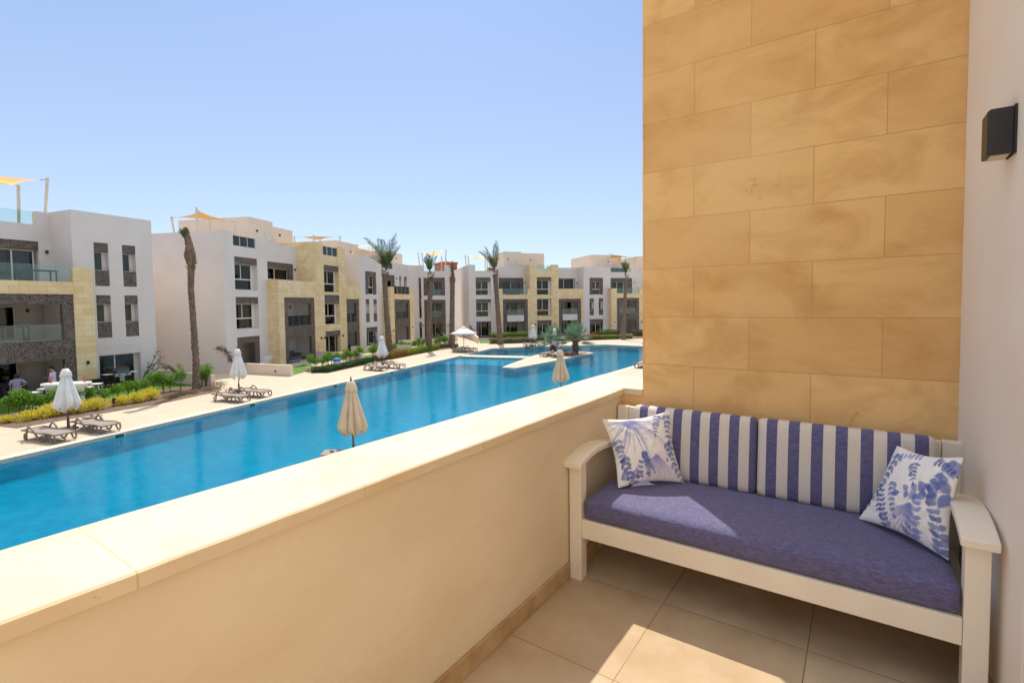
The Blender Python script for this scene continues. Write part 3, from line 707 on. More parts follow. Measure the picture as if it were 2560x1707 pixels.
# pool skimmers in the rim with their deck covers
SK = [(292, 1087.5, 'nearest'), (627, 1011.3, 'second'), (833.6, 963.5, 'third'), (975.7, 931, 'fourth'), (1066.9, 910.5, 'fifth')]
for x, y, o_ in SK:
    p = at(x, y, WZ+0.04); t_ = (p-e0).dot(d0); q = e0+d0*t_; nn = Vector((d0.y, -d0.x, 0)); nn = nn if nn.x > 0 else -nn
    s_ = empty('pool_skimmer', (q.x, q.y, -4.75), o_+' pool skimmer opening along the left rim counted from the photo\'s left', 'pool skimmer', 'skimmers in the pool rim')
    def pt(a, b2, z): v = q+d0*a+nn*b2; return Vector((v.x, v.y, z))
    mb = MB()
    for (a, b_, z0, z1) in ((-.2, -.16, -4.9, -4.73), (.16, .2, -4.9, -4.73), (-.16, .16, -4.75, -4.73), (-.16, .16, -4.9, -4.88)):
        mb.hexa([pt(a, 0.002, z0), pt(b_, 0.002, z0), pt(b_, 0.02, z0), pt(a, 0.02, z0), pt(a, 0.002, z1), pt(b_, 0.002, z1), pt(b_, 0.02, z1), pt(a, 0.02, z1)])
    mb.build('surround', M['post'], s_)
    mb = MB(); mb.hexa([pt(-.16, .002, -4.88), pt(.16, .002, -4.88), pt(.16, .006, -4.88), pt(-.16, .006, -4.88), pt(-.16, .002, -4.75), pt(.16, .002, -4.75), pt(.16, .006, -4.75), pt(-.16, .006, -4.75)])
    mb.build('opening', M['lamp'], s_)
    mb = MB(); c = [pt(-.16, -.62, 0), pt(.16, -.62, 0), pt(.16, -.34, 0), pt(-.16, -.34, 0)]; mb.prism([(v.x, v.y) for v in c], GZ+0.005, GZ+0.012); mb.build('cover', M['frame'], s_)

# ================================================================== BUILDINGS
Z0, Z1, Z2, RT = -4.55, -1.6, 1.4, 4.42          # floor levels and roof terrace
def pane_window(par, F, s0, s1, z0, z1, t, mull=(), rail=None, cur=None, fw=0.055, depth=0.5):
    """window frame with bars, its pane and, where the photo shows one, a curtain; a dark room behind"""
    mb = MB()
    mb.fbox(F, s0, s0+fw, t-0.05, t, z0, z1); mb.fbox(F, s1-fw, s1, t-0.05, t, z0, z1)
    mb.fbox(F, s0+fw, s1-fw, t-0.05, t, z1-fw, z1); mb.fbox(F, s0+fw, s1-fw, t-0.05, t, z0, z0+fw)
    for q in mull:
        zb = (rail+0.04) if rail else z0+fw
        mb.fbox(F, q-0.035, q+0.035, t-0.048, t+0.004, zb, z1-fw)
    if rail: mb.fbox(F, s0+fw, s1-fw, t-0.046, t+0.012, rail-0.05, rail+0.04)
    wdw = mb.build('window', M['frame'], par, base=tuple(F.P((s0+s1)/2, t, z0)))
    mb = MB(); mb.fbox(F, s0+0.02, s1-0.02, t-0.030, t-0.022, z0+0.02, z1-0.02); mb.build('pane', M['pane'], wdw)
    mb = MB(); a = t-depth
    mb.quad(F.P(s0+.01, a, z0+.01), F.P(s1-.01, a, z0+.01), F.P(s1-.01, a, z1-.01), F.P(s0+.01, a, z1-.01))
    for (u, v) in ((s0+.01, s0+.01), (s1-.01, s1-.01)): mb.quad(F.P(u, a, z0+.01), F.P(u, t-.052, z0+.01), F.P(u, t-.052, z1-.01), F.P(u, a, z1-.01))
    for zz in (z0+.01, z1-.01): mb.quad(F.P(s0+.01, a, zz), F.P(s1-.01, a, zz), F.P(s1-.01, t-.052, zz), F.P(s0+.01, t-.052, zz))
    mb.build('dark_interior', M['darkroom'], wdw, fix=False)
    if cur:
        for (ca, cb_, mt) in cur:
            mb = MB(); u0, u1 = s0+(s1-s0)*ca, s0+(s1-s0)*cb_; n = max(6, int((u1-u0)/0.05))
            pts = [(u0+(u1-u0)*i/n, t-0.12+0.03*math.sin(i*2.3)+0.012*math.sin(i*5.1)) for i in range(n+1)]
            for a_, b_ in zip(pts[:-1], pts[1:]):
                mb.quad(F.P(a_[0], a_[1], z0+.03), F.P(b_[0], b_[1], z0+.03), F.P(b_[0], b_[1], z1-.03), F.P(a_[0], a_[1], z1-.03))
            mb.build('curtain', M[mt], wdw, smooth=True)
    return wdw
def lat(par, F, s0, s1, z0, z1, t, th=0.1, holes=()):
    mb = MB(); mb.panel(F, s0, s1, z0, z1, t, th, holes); return mb.build('lattice_panel', M['lattice'], par, base=tuple(F.P((s0+s1)/2, t, z0)))
def lampb(par, F, s, z, t):
    mb = MB(); mb.fbox(F, s-0.055, s+0.055, t+0.012, t+0.11, z-0.09, z+0.09); mb.fbox(F, s-0.035, s+0.035, t, t+0.012, z-0.06, z+0.06)
    return mb.build('wall_lamp', M['lamp'], par, base=tuple(F.P(s, t, z)))
def railing(par, F, s0, s1, z0, z1, t, n=2, side=None):
    mb = MB(); g = 0.02; L_ = (s1-s0)/n
    for i in range(n): mb.fbox(F, s0+L_*i+g/2, s0+L_*(i+1)-g/2, t-0.012, t, z0, z1)
    if side: mb.fbox(F, s0+g/2, s0+g/2+0.012, side, t-0.014, z0, z1)
    return mb.build('glass_railing', M['rail_glass'], par, base=tuple(F.P((s0+s1)/2, t, z0)))
def square_window(par, F, s0, s1, t, z=(3.75, 1.28), lt=0.5, cur=None, mull=True):
    """storey-high window: carved band on top, two panes over a fixed light"""
    lat(par, F, s0+0.003, s1-0.003, z[0]-lt, z[0]-0.003, t-0.04, 0.12)
    pane_window(par, F, s0+0.003, s1-0.30, z[1]+0.003, z[0]-lt-0.004, t-0.36, [s0+(s1-0.3-s0)*0.48] if mull else [], z[1]+0.82, cur)
    mb = MB(); mb.fbox(F, s1-0.297, s1-0.003, t-0.42, t-0.36, z[1]+0.003, z[0]-lt-0.004); mb.build('reveal', M['render'], par)
def slot_window(par, F, s0, s1, t, z, cur=None):
    """narrow window with carved panels above and below"""
    lat(par, F, s0+.003, s1-.003, z[0]-0.5, z[0]-.003, t-0.03, 0.1); lat(par, F, s0+.003, s1-.003, z[1]+.003, z[1]+0.9, t-0.03, 0.1)
    pane_window(par, F, s0+.003, s1-.18, z[1]+0.904, z[0]-0.504, t-0.3, cur=cur, fw=0.04)
    mb = MB(); mb.fbox(F, s1-.177, s1-.003, t-0.36, t-0.3, z[1]+.904, z[0]-0.504); mb.build('reveal', M['render'], par)
def loggia(par, F, s0, s1, t, tb, ztop=0.76, lw=0.5, cur=None, white=False, open_left=False, doorfrac=(0.0, 0.55), up=True):
    """two-storey recess: carved frame, spandrel, balcony glass, back wall with sliding doors on each floor"""
    lwl = 0.0 if open_left else lw
    holes = [(s0+lwl, s1-lw, Z0-.3, -2.66), (s0+lwl, s1-lw, -1.62, 0.27)]
    if white: holes = [(s0+lwl, s1-lw, Z0-.3, 0.27)]
    mb = MB(); mb.panel(F, s0+.003, s1-.003, Z0-0.148, ztop-.003, t-0.05, 0.25, holes)
    mb.build('lattice_frame', M['lattice'], par, base=tuple(F.P((s0+s1)/2, t, Z0)))
    if white:
        mb = MB(); mb.fbox(F, s0+lw+0.1, s1-lw-0.1, t-0.26, t+0.02, -2.5, -1.62); mb.build('white_spandrel', M['render'], par)
    mb = MB(); mb.fbox(F, s0+.003, s1-.003, tb+.001, t-.301, -1.95, -1.62); mb.build('balcony_slab', M['render'], par)
    mb = MB(); mb.fbox(F, s0+.003, s1-.003, tb+.001, t-.301, 0.45, ztop-0.01); mb.build('loggia_ceiling', M['render'], par)
    for a_, b2_ in ((s0-.2, s0+.002), (s1-.002, s1+.2)):
        mb = MB(); mb.fbox(F, a_, b2_, tb+.001, t-.301, Z0, ztop); mb.build('loggia_wall', M['render'], par)
    for (zb, zt) in ((Z0, -2.15), (-1.6, 0.2)):
        a, b_ = s0+(s1-s0)*doorfrac[0]+0.12, s0+(s1-s0)*doorfrac[1]
        pane_window(par, F, a, b_, zb+.02, zt, tb+0.05, [a+(b_-a)*.5], None, cur, depth=0.045 if not cur else 0.045+.0)
        if b_ < s1-0.9: lampb(par, F, s1-0.75, zt-0.25, tb)
    railing(par, F, s0+lwl+.01, s1-lw-.01, -1.62, -0.78, t-0.10, 2)
def core(F, s0, s1, t1, dep, z1=4.55, name='rear_wall', par=None, mat='render'):
    mb = MB(); mb.fbox(F, s0, s1, t1-dep, t1, GZ, z1); return mb.build(name, M[mat], par)

# ---------------- long left row (its near end wall faces the balcony)
F2 = Frame((-37.57, 17.89), -22.3)
b2 = empty('apartment_building', F2.P(0, 0, GZ), 'long white and sandstone apartment row behind the tall bare palm, left of the pool', 'building')
zr = 5.51; BT = -1.0
mb = MB()
Wh = [(1.05, 3.42, 1.28, 3.75), (1.05, 3.42, -1.67, 0.76), (1.05, 3.42, GZ-1, -2.26), (1.0, 3.4, 4.55, 9)]
mb.panel(F2, 0, 4.55, GZ, zr, 0, 0.45, Wh)
mb.fbox(F2, 0.0, 0.35, -13, -0.451, GZ, zr)                                     # near end wall
mb.panel(F2, 4.55, 9.65, 1.9, 5.35, BT, 0.4, [(5.83, 9.2, 2.3, 3.79)])
Fh = [(18.6, 21.1, 1.22, 3.72), (18.6, 19.4, -1.8, 0.70), (20.3, 21.1, -1.8, 0.70), (18.6, 21.1, GZ-1, -2.38)]
mb.panel(F2, 17.42, 22.38, GZ, 5.28, 0.92, 0.4, Fh)
mb.fbox(F2, 17.42, 17.75, -3, 0.519, GZ, 5.28)
mb.panel(F2, 22.38, 33.9, GZ, 5.50, BT, 0.4, [(26.3, 29.8, 1.5, 3.87), (31.15, 31.75, 1.5, 3.86), (32.66, 33.5, 1.5, 3.86), (25.6, 29.4, 4.65, 9)])
mb.fbox(F2, 4.551, 17.419, -1.4, BT-.001, GZ, 1.9)
mb.build('white_wall', M['render'], b2, base=tuple(F2.P(2, 0, GZ)))
mb = MB(); mb.panel(F2, 14.3, 17.42, 1.0, 5.3, BT, 0.4); mb.build('white_wall', M['render'], b2)
core(F2, 0.36, 33.9, -1.45, 11, 4.40, 'rear_wall', b2)
mb = MB(); mb.fbox(F2, 0.351, 33.9, -12.4, -1.41, 4.401, 4.46); mb.fbox(F2, 0.351, 4.5, -1.409, -0.46, 4.36, 4.46); mb.fbox(F2, 17.76, 22.37, -1.409, 0.51, 4.36, 4.46); mb.build('roof', M['terrace'], b2)
mb = MB()                                                                         # stone volumes
mb.panel(F2, 4.45, 9.65, GZ, 2.18, 1.0, 0.35, [(5.16, 9.28, GZ-1, 0.76)])
mb.fbox(F2, 4.45, 4.75, BT+.001, 0.649, GZ, 2.18)
mb.panel(F2, 9.65, 14.52, GZ, 5.75, 1.0, 0.35, [(10.85, 13.35, 1.28, 3.82), (10.85, 13.35, -1.76, 1.05), (10.85, 13.35, GZ-1, -2.36), (10.8, 13.34, 4.74, 9)])
mb.fbox(F2, 9.65, 9.95, BT-2, 0.649, 2.18, 5.75); mb.fbox(F2, 14.2, 14.52, BT-2, 0.649, GZ, 5.75)
mb.panel(F2, 14.52, 17.42, GZ, 2.15, 1.0, 0.35, [(14.60, 17.07, GZ-1, 0.69)])
mb.panel(F2, 22.40, 29.1, GZ, 2.15, 1.95, 0.35, [(23.4, 27.8, GZ-1, 0.69), (23.4, 27.9, 1.32, 9)])
mb.fbox(F2, 22.40, 22.7, 0.93, 1.599, GZ, 2.15); mb.fbox(F2, 28.8, 29.1, BT+.001, 1.599, GZ, 2.15)
mb.build('stone_wall', M['stone'], b2, base=tuple(F2.P(7, 1, GZ)))
for (a, b_, t1) in ((4.76, 9.64, .649), (14.53, 17.41, .649), (22.71, 28.79, 1.599)): mb = MB(); mb.fbox(F2, a, b_, BT+.001, t1, 1.0, 1.3); mb.build('terrace_floor', M['terrace'], b2)
mb = MB(); mb.fbox(F2, 9.96, 14.19, BT, .649, 4.3, 4.46); mb.build('terrace_floor', M['terrace'], b2)
square_window(b2, F2, 1.05, 3.42, 0); square_window(b2, F2, 1.05, 3.42, 0, (0.76, -1.67))
lat(b2, F2, 1.053, 3.417, GZ+.01, -2.263, -0.04, 0.25, [(1.6, 2.92, GZ-1, -2.75)])
core(F2, 1.053, 3.417, -1.44, 0.02, -2.2, 'porch_wall', b2)
lampb(b2, F2, 2.3, -2.9, -1.42)
lat(b2, F2, 5.84, 9.19, 3.30, 3.785, BT-0.03, 0.1)
pane_window(b2, F2, 5.84, 8.6, 2.31, 3.295, BT-0.2, [6.9], None, depth=0.17); lat(b2, F2, 8.6, 9.19, 2.31, 3.295, BT-0.03, 0.1)
lampb(b2, F2, 9.4, 3.3, BT)
loggia(b2, F2, 5.16, 9.28, 1.0, BT, doorfrac=(0.0, 0.30))
square_window(b2, F2, 10.85, 13.35, 1.0, (3.82, 1.28)); square_window(b2, F2, 10.85, 13.35, 1.0, (0.27, -1.76), 0.03)
lat(b2, F2, 10.853, 13.347, 0.25, 1.047, 0.97, 0.1)
lat(b2, F2, 10.853, 13.347, -2.83, -2.363, 0.97, 0.1)
pane_window(b2, F2, 10.853, 13.05, Z0, -2.834, 0.62, [11.95], None, [(0, 1, 'curtain')])
for s in (10.1, 10.65, 13.75): lampb(b2, F2, s, -2.93, 1.0)
railing(b2, F2, 1.02, 3.38, 4.46, 5.30, -0.1, 3); railing(b2, F2, 10.82, 13.32, 4.74, 5.55, 0.9, 3)
loggia(b2, F2, 14.6, 17.07, 1.0, BT, 0.69, open_left=True, doorfrac=(0.0, 0.2))
lat(b2, F2, 18.603, 21.097, 1.223, 3.717, 0.88, 0.12, [(19.3, 20.5, 1.1, 3.2)])
pane_window(b2, F2, 19.28, 20.52, 1.23, 3.22, 0.74, [19.75], 2.0, [(0.1, 1, 'curtain')], depth=.35)
slot_window(b2, F2, 18.6, 19.4, 0.92, (0.70, -1.8)); slot_window(b2, F2, 20.3, 21.1, 0.92, (0.70, -1.8))
lat(b2, F2, 18.603, 21.097, -2.85, -2.383, 0.88, 0.1); pane_window(b2, F2, 18.61, 20.75, Z0, -2.854, 0.6, [19.55], None)
lat(b2, F2, 26.303, 29.797, 1.503, 3.867, BT-.03, 0.1, [(26.7, 29.1, 1.4, 3.2)])
pane_window(b2, F2, 26.7, 29.1, 1.51, 3.22, BT-.15, [27.8], None, [(0.3, 0.9, 'curtain')], depth=.2)
lampb(b2, F2, 30.3, 3.5, BT)
for (a, b_) in ((31.15, 31.75), (32.66, 33.5)):
    lat(b2, F2, a+.003, b_-.003, 3.36, 3.857, BT-.03, 0.08); pane_window(b2, F2, a+.003, b_-.12, 1.503, 3.355, BT-.2, depth=.17, fw=.04)
railing(b2, F2, 25.6, 29.38, 4.66, 5.4, BT-.1, 4)
loggia(b2, F2, 23.4, 27.8, 1.95, BT, 0.69, doorfrac=(0.0, 0.25))
railing(b2, F2, 23.42, 27.88, 1.34, 2.25, 1.85, 4)
lampb(b2, F2, 22.95, -2.95, 1.95); lampb(b2, F2, 28.4, -2.75, 1.95)
# end wing turned towards the pool
FJ = Frame((-51.09, 50.28), 55.0)
mb = MB(); g0 = F2.P(33.9, BT, 0); j0 = FJ.P(0, 0, 0)
mb.panel(FJ, 0, 4.60, GZ, 5.52, 0, 0.45, [(0.24, 0.60, -1.9, 3.8), (0.24, 0.60, GZ-1, -2.4), (0.94, 3.94, 1.28, 3.78), (0.97, 3.97, GZ-1, 0.70), (0.93, 3.9, 4.7, 9)])
mb.prism([(g0.x, g0.y), (j0.x, j0.y), tuple(FJ.P(0.3, -0.46, 0))[:2], tuple(FJ.P(0, -4, 0))[:2], (g0.x-1.2, g0.y-.4)], GZ, 5.50)
mb.fbox(FJ, 4.2, 4.6, -4, -0.46, GZ, 5.52)
mb.build('wing_wall', M['render'], b2, base=tuple(FJ.P(2, 0, GZ)))
core(FJ, 0.31, 4.19, -1.5, 2.5, 4.4, 'wing_rear_wall', b2)
mb = MB(); mb.fbox(FJ, 0.31, 4.19, -3.9, -.46, 4.401, 4.5); mb.fbox(FJ, .31, 4.19, -1.499, -.46, 1.0, 1.27); mb.fbox(FJ, .31, 4.19, -1.499, -.46, -1.9, -1.62); mb.build('wing_slab', M['terrace'], b2)
lat(b2, FJ, 0.243, 0.597, 3.2, 3.797, -.04, .1); lat(b2, FJ, 0.243, 0.597, -0.2, 0.9, -.04, .1); lat(b2, FJ, 0.243, 0.597, -3.1, -2.403, -.04, .1)
pane_window(b2, FJ, 0.243, 0.597, -1.89, -0.205, -.3, fw=.03, depth=.1); pane_window(b2, FJ, 0.243, 0.597, .905, 3.195, -.3, fw=.03, depth=.1); pane_window(b2, FJ, 0.243, 0.597, Z0, -3.105, -.3, fw=.03, depth=.1)
lat(b2, FJ, 0.943, 3.937, 1.283, 3.777, -.04, .15, [(1.46, 3.40, 1.2, 3.25)])
pane_window(b2, FJ, 1.3, 3.5, 1.3, 3.3, -1.2, [2.2, 2.9], None, [(0.15, 0.5, 'curtain')], depth=.25)
railing(b2, FJ, 1.47, 3.39, 1.29, 2.15, -.08, 1)
lat(b2, FJ, 0.973, 3.967, GZ+.01, 0.697, -.04, .2, [(1.46, 3.45, -1.62, 0.22), (1.46, 3.45, GZ-1, -2.7)])
pane_window(b2, FJ, 1.4, 3.6, -1.6, 0.3, -1.2, [2.3], None, depth=.25); pane_window(b2, FJ, 1.4, 3.6, Z0, -2.4, -1.2, [1.9, 2.3], None, depth=.25)
railing(b2, FJ, 1.47, 3.44, -1.61, -0.8, -.1, 1); railing(b2, FJ, 0.95, 3.88, 4.72, 5.5, -.12, 3)
lampb(b2, FJ, .78, -2.9, 0); lampb(b2, FJ, 4.3, -2.9, 0)
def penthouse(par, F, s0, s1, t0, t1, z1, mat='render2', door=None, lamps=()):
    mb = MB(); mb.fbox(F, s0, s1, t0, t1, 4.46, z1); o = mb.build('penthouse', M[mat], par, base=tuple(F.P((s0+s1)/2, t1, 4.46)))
    if door: 
        mb = MB(); mb.panel(F, door, door+1.0, 4.5, 6.6, t1+.03, .03, [(door+.08, door+.92, 4.58, 6.5)]); mb.fbox(F, door+.09, door+.91, t1+.001, t1+.012, 4.59, 6.49); mb.build('door', M['frame'], o)
    for s in lamps: lampb(o, F, s, 6.55, t1)
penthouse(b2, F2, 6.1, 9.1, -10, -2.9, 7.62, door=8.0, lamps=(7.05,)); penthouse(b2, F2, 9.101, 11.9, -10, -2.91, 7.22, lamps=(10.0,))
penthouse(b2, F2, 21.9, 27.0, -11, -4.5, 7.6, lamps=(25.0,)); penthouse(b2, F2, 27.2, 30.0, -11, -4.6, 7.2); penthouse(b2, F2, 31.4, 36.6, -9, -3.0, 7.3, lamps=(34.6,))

# ---------------- near left building
F1 = Frame((-36.84, 13.25), -11.5)
b1 = empty('apartment_building', F1.P(0, 0, GZ), 'white and sandstone apartment building at the far left with people on its terrace', 'building')
mb = MB()
N_ = [(-3.2, -2.46, 1.32, 3.82), (-1.73, -.99, 1.32, 3.82), (-3.2, -2.46, -1.70, 0.79), (-1.72, -.98, -1.70, 0.79), (-3.19, -.97, GZ-1, -2.72)]
mb.panel(F1, -4.24, 0, GZ, 5.51, 0, 0.4, N_)
mb.fbox(F1, -4.24, -3.95, -2.4, -.401, 1.3, 5.51)
mb.panel(F1, -16, -4.241, 1.3, 5.48, -2.0, .4, [(-7.9, -4.84, 1.2, 3.79), (-14, -4.88, 4.72, 9)])
mb.fbox(F1, -.3, 0, -12, -.401, GZ, 5.51)
mb.build('white_wall', M['render'], b1, base=tuple(F1.P(-2, 0, GZ)))
core(F1, -16, -.301, -2.45, 9.5, 4.4, 'rear_wall', b1)
mb = MB(); mb.fbox(F1, -16, -.301, -11.9, -2.41, 4.401, 4.6); mb.fbox(F1, -3.94, -.301, -2.409, -.41, 4.401, 4.6); mb.build('roof', M['terrace'], b1)
mb = MB(); mb.panel(F1, -16, -3.83, GZ, 2.25, 1.0, 0.35, [(-10.6, -4.76, GZ-1, 0.80), (-15.5, -4.73, 1.46, 9)])
mb.fbox(F1, -4.15, -3.83, .001, .649, GZ, 2.25)
mb.build('stone_wall', M['stone'], b1, base=tuple(F1.P(-7, 1, GZ)))
mb = MB(); mb.fbox(F1, -16, -4.16, -2.399, .649, 1.05, 1.36); mb.build('terrace_floor', M['terrace'], b1)
for (a, b_) in ((-3.2, -2.46), (-1.73, -.99)):
    slot_window(b1, F1, a, b_, 0, (3.82, 1.32), [(0, 1, 'curtain')]); slot_window(b1, F1, a, b_, 0, (0.79, -1.70), [(0.0, 1, 'curtain_dark')])
pane_window(b1, F1, -3.187, -1.15, Z0, -2.723, -.3, [-2.25], None, [(0, 1, 'curtain')])
mb = MB(); mb.fbox(F1, -1.147, -.973, -.36, -.3, Z0, -2.723); mb.build('reveal', M['render'], b1)
mb = MB(); mb.panel(F1, -3.2, -.97, -2.70, -2.2, .012, .011, [(-3.18, -.99, -2.68, -2.215)]); mb.build('shutter_box', M['render'], b1)
lat(b1, F1, -7.897, -4.843, 3.30, 3.787, -2.03, .1)
pane_window(b1, F1, -7.89, -5.0, 1.38, 3.295, -2.2, [-6.9, -5.95], None, [(0.0, .62, 'curtain'), (.66, .97, 'curtain')], depth=.2)
lampb(b1, F1, -4.5, 3.24, -2.0); lampb(b1, F1, -4.28, -2.95, 1.0)
railing(b1, F1, -10.6, -4.78, 1.47, 2.33, .9, 5); railing(b1, F1, -10, -4.92, 4.74, 5.45, -2.1, 4)
loggia(b1, F1, -10.6, -4.76, 1.0, -2.0, 0.80, 0.5, doorfrac=(0.1, 0.78), cur=None)
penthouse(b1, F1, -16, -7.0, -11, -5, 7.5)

# ---------------- far building across the pool
F3 = Frame((-44.8, 54.1), 38.5)
b3 = empty('apartment_building', F3.P(0, 0, GZ), 'white and sandstone apartment building across the far end of the pool behind the fan palms', 'building')
mb = MB()
mb.panel(F3, 0, 4.3, GZ, 5.5, 0, 0.45, [(0.97, 3.13, 1.25, 3.74), (0.97, 3.13, -1.78, 0.70), (0.97, 3.13, GZ-1, -2.42), (0.93, 3.9, 4.66, 9)])
mb.fbox(F3, 0, .35, -14, -.451, GZ, 5.5)
mb.panel(F3, 4.301, 8.7, 1.2, 5.42, BT, .4, [(4.5, 8.31, 1.4, 3.75)])
mb.panel(F3, 13.0, 16.95, 1.2, 5.28, BT, .4, [(13.75, 16.5, 1.9, 3.72)])
mb.fbox(F3, 4.3, 21.4, -1.45, BT-.401, GZ, 5.2)
mb.panel(F3, 16.95, 21.35, GZ, 5.30, 1.0, .4, [(17.91, 20.12, 1.2, 3.70), (17.91, 18.6, -1.83, .67), (19.4, 20.12, -1.83, .67), (17.91, 20.12, GZ-1, -2.42)])
mb.fbox(F3, 16.95, 17.25, -1.4, .599, GZ, 5.30); mb.fbox(F3, 21.05, 21.35, -1.4, .599, 1, 5.30)
mb.panel(F3, 21.351, 40, 1.2, 5.35, BT, .4, [(22.3, 26.15, 1.4, 3.78), (28.0, 31.0, 1.9, 3.75), (21.45, 25.9, 4.70, 9)])
mb.build('white_wall', M['render'], b3, base=tuple(F3.P(2, 0, GZ)))
core(F3, .36, 40, -1.46, 11, 4.4, 'rear_wall', b3)
mb = MB(); mb.fbox(F3, .36, 40, -12.4, -1.46, 4.401, 4.5); mb.fbox(F3, .36, 4.29, -1.459, -.46, 4.401, 4.5); mb.fbox(F3, 17.26, 21.04, -1.3, .59, 4.4, 4.5); mb.build('roof', M['terrace'], b3)
mb = MB()
mb.panel(F3, 4.0, 8.65, GZ, 2.12, 1.0, .35, [(4.6, 8.28, GZ-1, .66), (4.57, 8.26, 1.27, 9)]); mb.fbox(F3, 4.0, 4.3, .001, .649, GZ, 2.12)
mb.panel(F3, 8.65, 13.0, GZ, 5.55, 1.0, .35, [(9.67, 11.88, 1.22, 3.76), (9.67, 11.88, -1.8, .68), (9.67, 11.88, GZ-1, -2.42), (9.62, 11.87, 4.68, 9)])
mb.fbox(F3, 8.65, 8.95, -3, .649, 1.0, 5.55); mb.fbox(F3, 12.7, 13.0, -3, .649, 1.0, 5.55)
mb.panel(F3, 13.0, 16.95, GZ, 2.1, 1.0, .35, [(13.02, 16.54, GZ-1, .64)])
mb.panel(F3, 20.95, 33, GZ, 2.1, 2.0, .35, [(21.86, 25.6, GZ-1, .68), (21.85, 25.6, 1.3, 9)]); mb.fbox(F3, 20.95, 21.25, 1.01, 1.649, GZ, 2.1)
mb.build('stone_wall', M['stone'], b3, base=tuple(F3.P(8, 1, GZ)))
for (a, b_, t1) in ((4.31, 8.64, .649), (13.01, 16.94, .649), (21.36, 33, 1.649)): mb = MB(); mb.fbox(F3, a, b_, BT+.001, t1, .95, 1.25); mb.build('terrace_floor', M['terrace'], b3)
mb = MB(); mb.fbox(F3, 8.96, 12.69, -1.45, .649, 4.3, 4.48); mb.build('terrace_floor', M['terrace'], b3)
square_window(b3, F3, .97, 3.13, 0, (3.74, 1.25), cur=[(.05, 1, 'curtain')]); square_window(b3, F3, .97, 3.13, 0, (.70, -1.78), .42, cur=[(.05, 1, 'curtain')])
lat(b3, F3, .973, 3.127, GZ+.01, -2.423, -.04, .2, [(1.4, 2.7, GZ-1, -2.6)]); pane_window(b3, F3, 1.1, 2.9, Z0, -2.5, -.42, [1.75], None, [(.5, 1, 'curtain_dark')])
lat(b3, F3, 4.503, 8.307, 1.403, 3.747, BT-.03, .12, [(5.1, 7.7, 1.3, 3.15)]); pane_window(b3, F3, 5.0, 7.8, 1.41, 3.2, BT-.2, [6.4], None, [(.5, .95, 'curtain'), (.0, .35, 'curtain_dark')], depth=.2)
lampb(b3, F3, 8.5, 3.1, BT); railing(b3, F3, 4.58, 8.25, 1.29, 2.12, .9, 3)
loggia(b3, F3, 4.6, 8.28, 1.0, BT, .66, cur=[(.0, .35, 'curtain_dark'), (.55, .9, 'curtain_dark')], white=True, doorfrac=(.08, .75))
square_window(b3, F3, 9.67, 11.88, 1.0, (3.76, 1.22), .42); square_window(b3, F3, 9.67, 11.88, 1.0, (.68, -1.8), .03)
mb = MB(); mb.fbox(F3, 9.675, 11.875, .66, .985, .69, 1.21); mb.build('white_spandrel', M['render'], b3)
lat(b3, F3, 9.673, 11.877, -2.9, -2.423, .97, .1); pane_window(b3, F3, 9.673, 11.6, Z0, -2.904, .6, [10.6], None, [(0, .4, 'curtain')])
for s in (8.7+.2, 9.4, 12.4): lampb(b3, F3, s, -2.95, 1.0)
railing(b3, F3, 9.63, 11.86, 4.70, 5.5, .9, 2)
pane_window(b3, F3, 13.76, 16.3, 1.91, 3.7, BT-.2, [14.7], None, depth=.2); lampb(b3, F3, 16.72, 3.0, BT)
loggia(b3, F3, 13.02, 16.54, 1.0, BT, .64, white=True, doorfrac=(.05, .8))
lat(b3, F3, 17.913, 20.117, 1.203, 3.697, .95, .12, [(18.4, 19.6, 1.1, 3.1)]); pane_window(b3, F3, 18.38, 19.62, 1.21, 3.12, .8, [18.95], 2.0, [(0, 1, 'curtain')], depth=.35)
for a in (17.91, 19.4): slot_window(b3, F3, a, a+.7, 1.0, (.67, -1.83))
lat(b3, F3, 17.913, 20.117, -3.0, -2.423, .96, .1); pane_window(b3, F3, 17.92, 19.8, Z0, -3.004, .7, [19.0], None)
lat(b3, F3, 22.303, 26.147, 1.403, 3.777, BT-.03, .12, [(22.8, 25.6, 1.3, 3.2)]); pane_window(b3, F3, 22.8, 25.6, 1.41, 3.22, BT-.2, [23.6, 24.7], None, [(.1, .7, 'curtain_dark')], depth=.2)
lampb(b3, F3, 26.6, 3.1, BT); pane_window(b3, F3, 28.0, 31, 1.91, 3.74, BT-.2, [29.5], None, depth=.2)
railing(b3, F3, 21.86, 25.58, 1.31, 2.12, 1.9, 3); railing(b3, F3, 21.46, 25.88, 4.72, 5.45, BT-.1, 3)
loggia(b3, F3, 21.86, 25.6, 2.0, BT, .68, doorfrac=(.08, .4)); lampb(b3, F3, 21.5, -2.9, 2.0); lampb(b3, F3, 26.0, -2.9, 2.0)
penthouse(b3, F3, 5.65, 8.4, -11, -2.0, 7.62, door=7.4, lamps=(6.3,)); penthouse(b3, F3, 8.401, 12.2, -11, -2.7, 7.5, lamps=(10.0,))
penthouse(b3, F3, 20.6, 25.9, -12, -4.0, 7.6, door=21.6, lamps=(23.6,)); penthouse(b3, F3, 29.5, 36, -12, -5.0, 7.6)

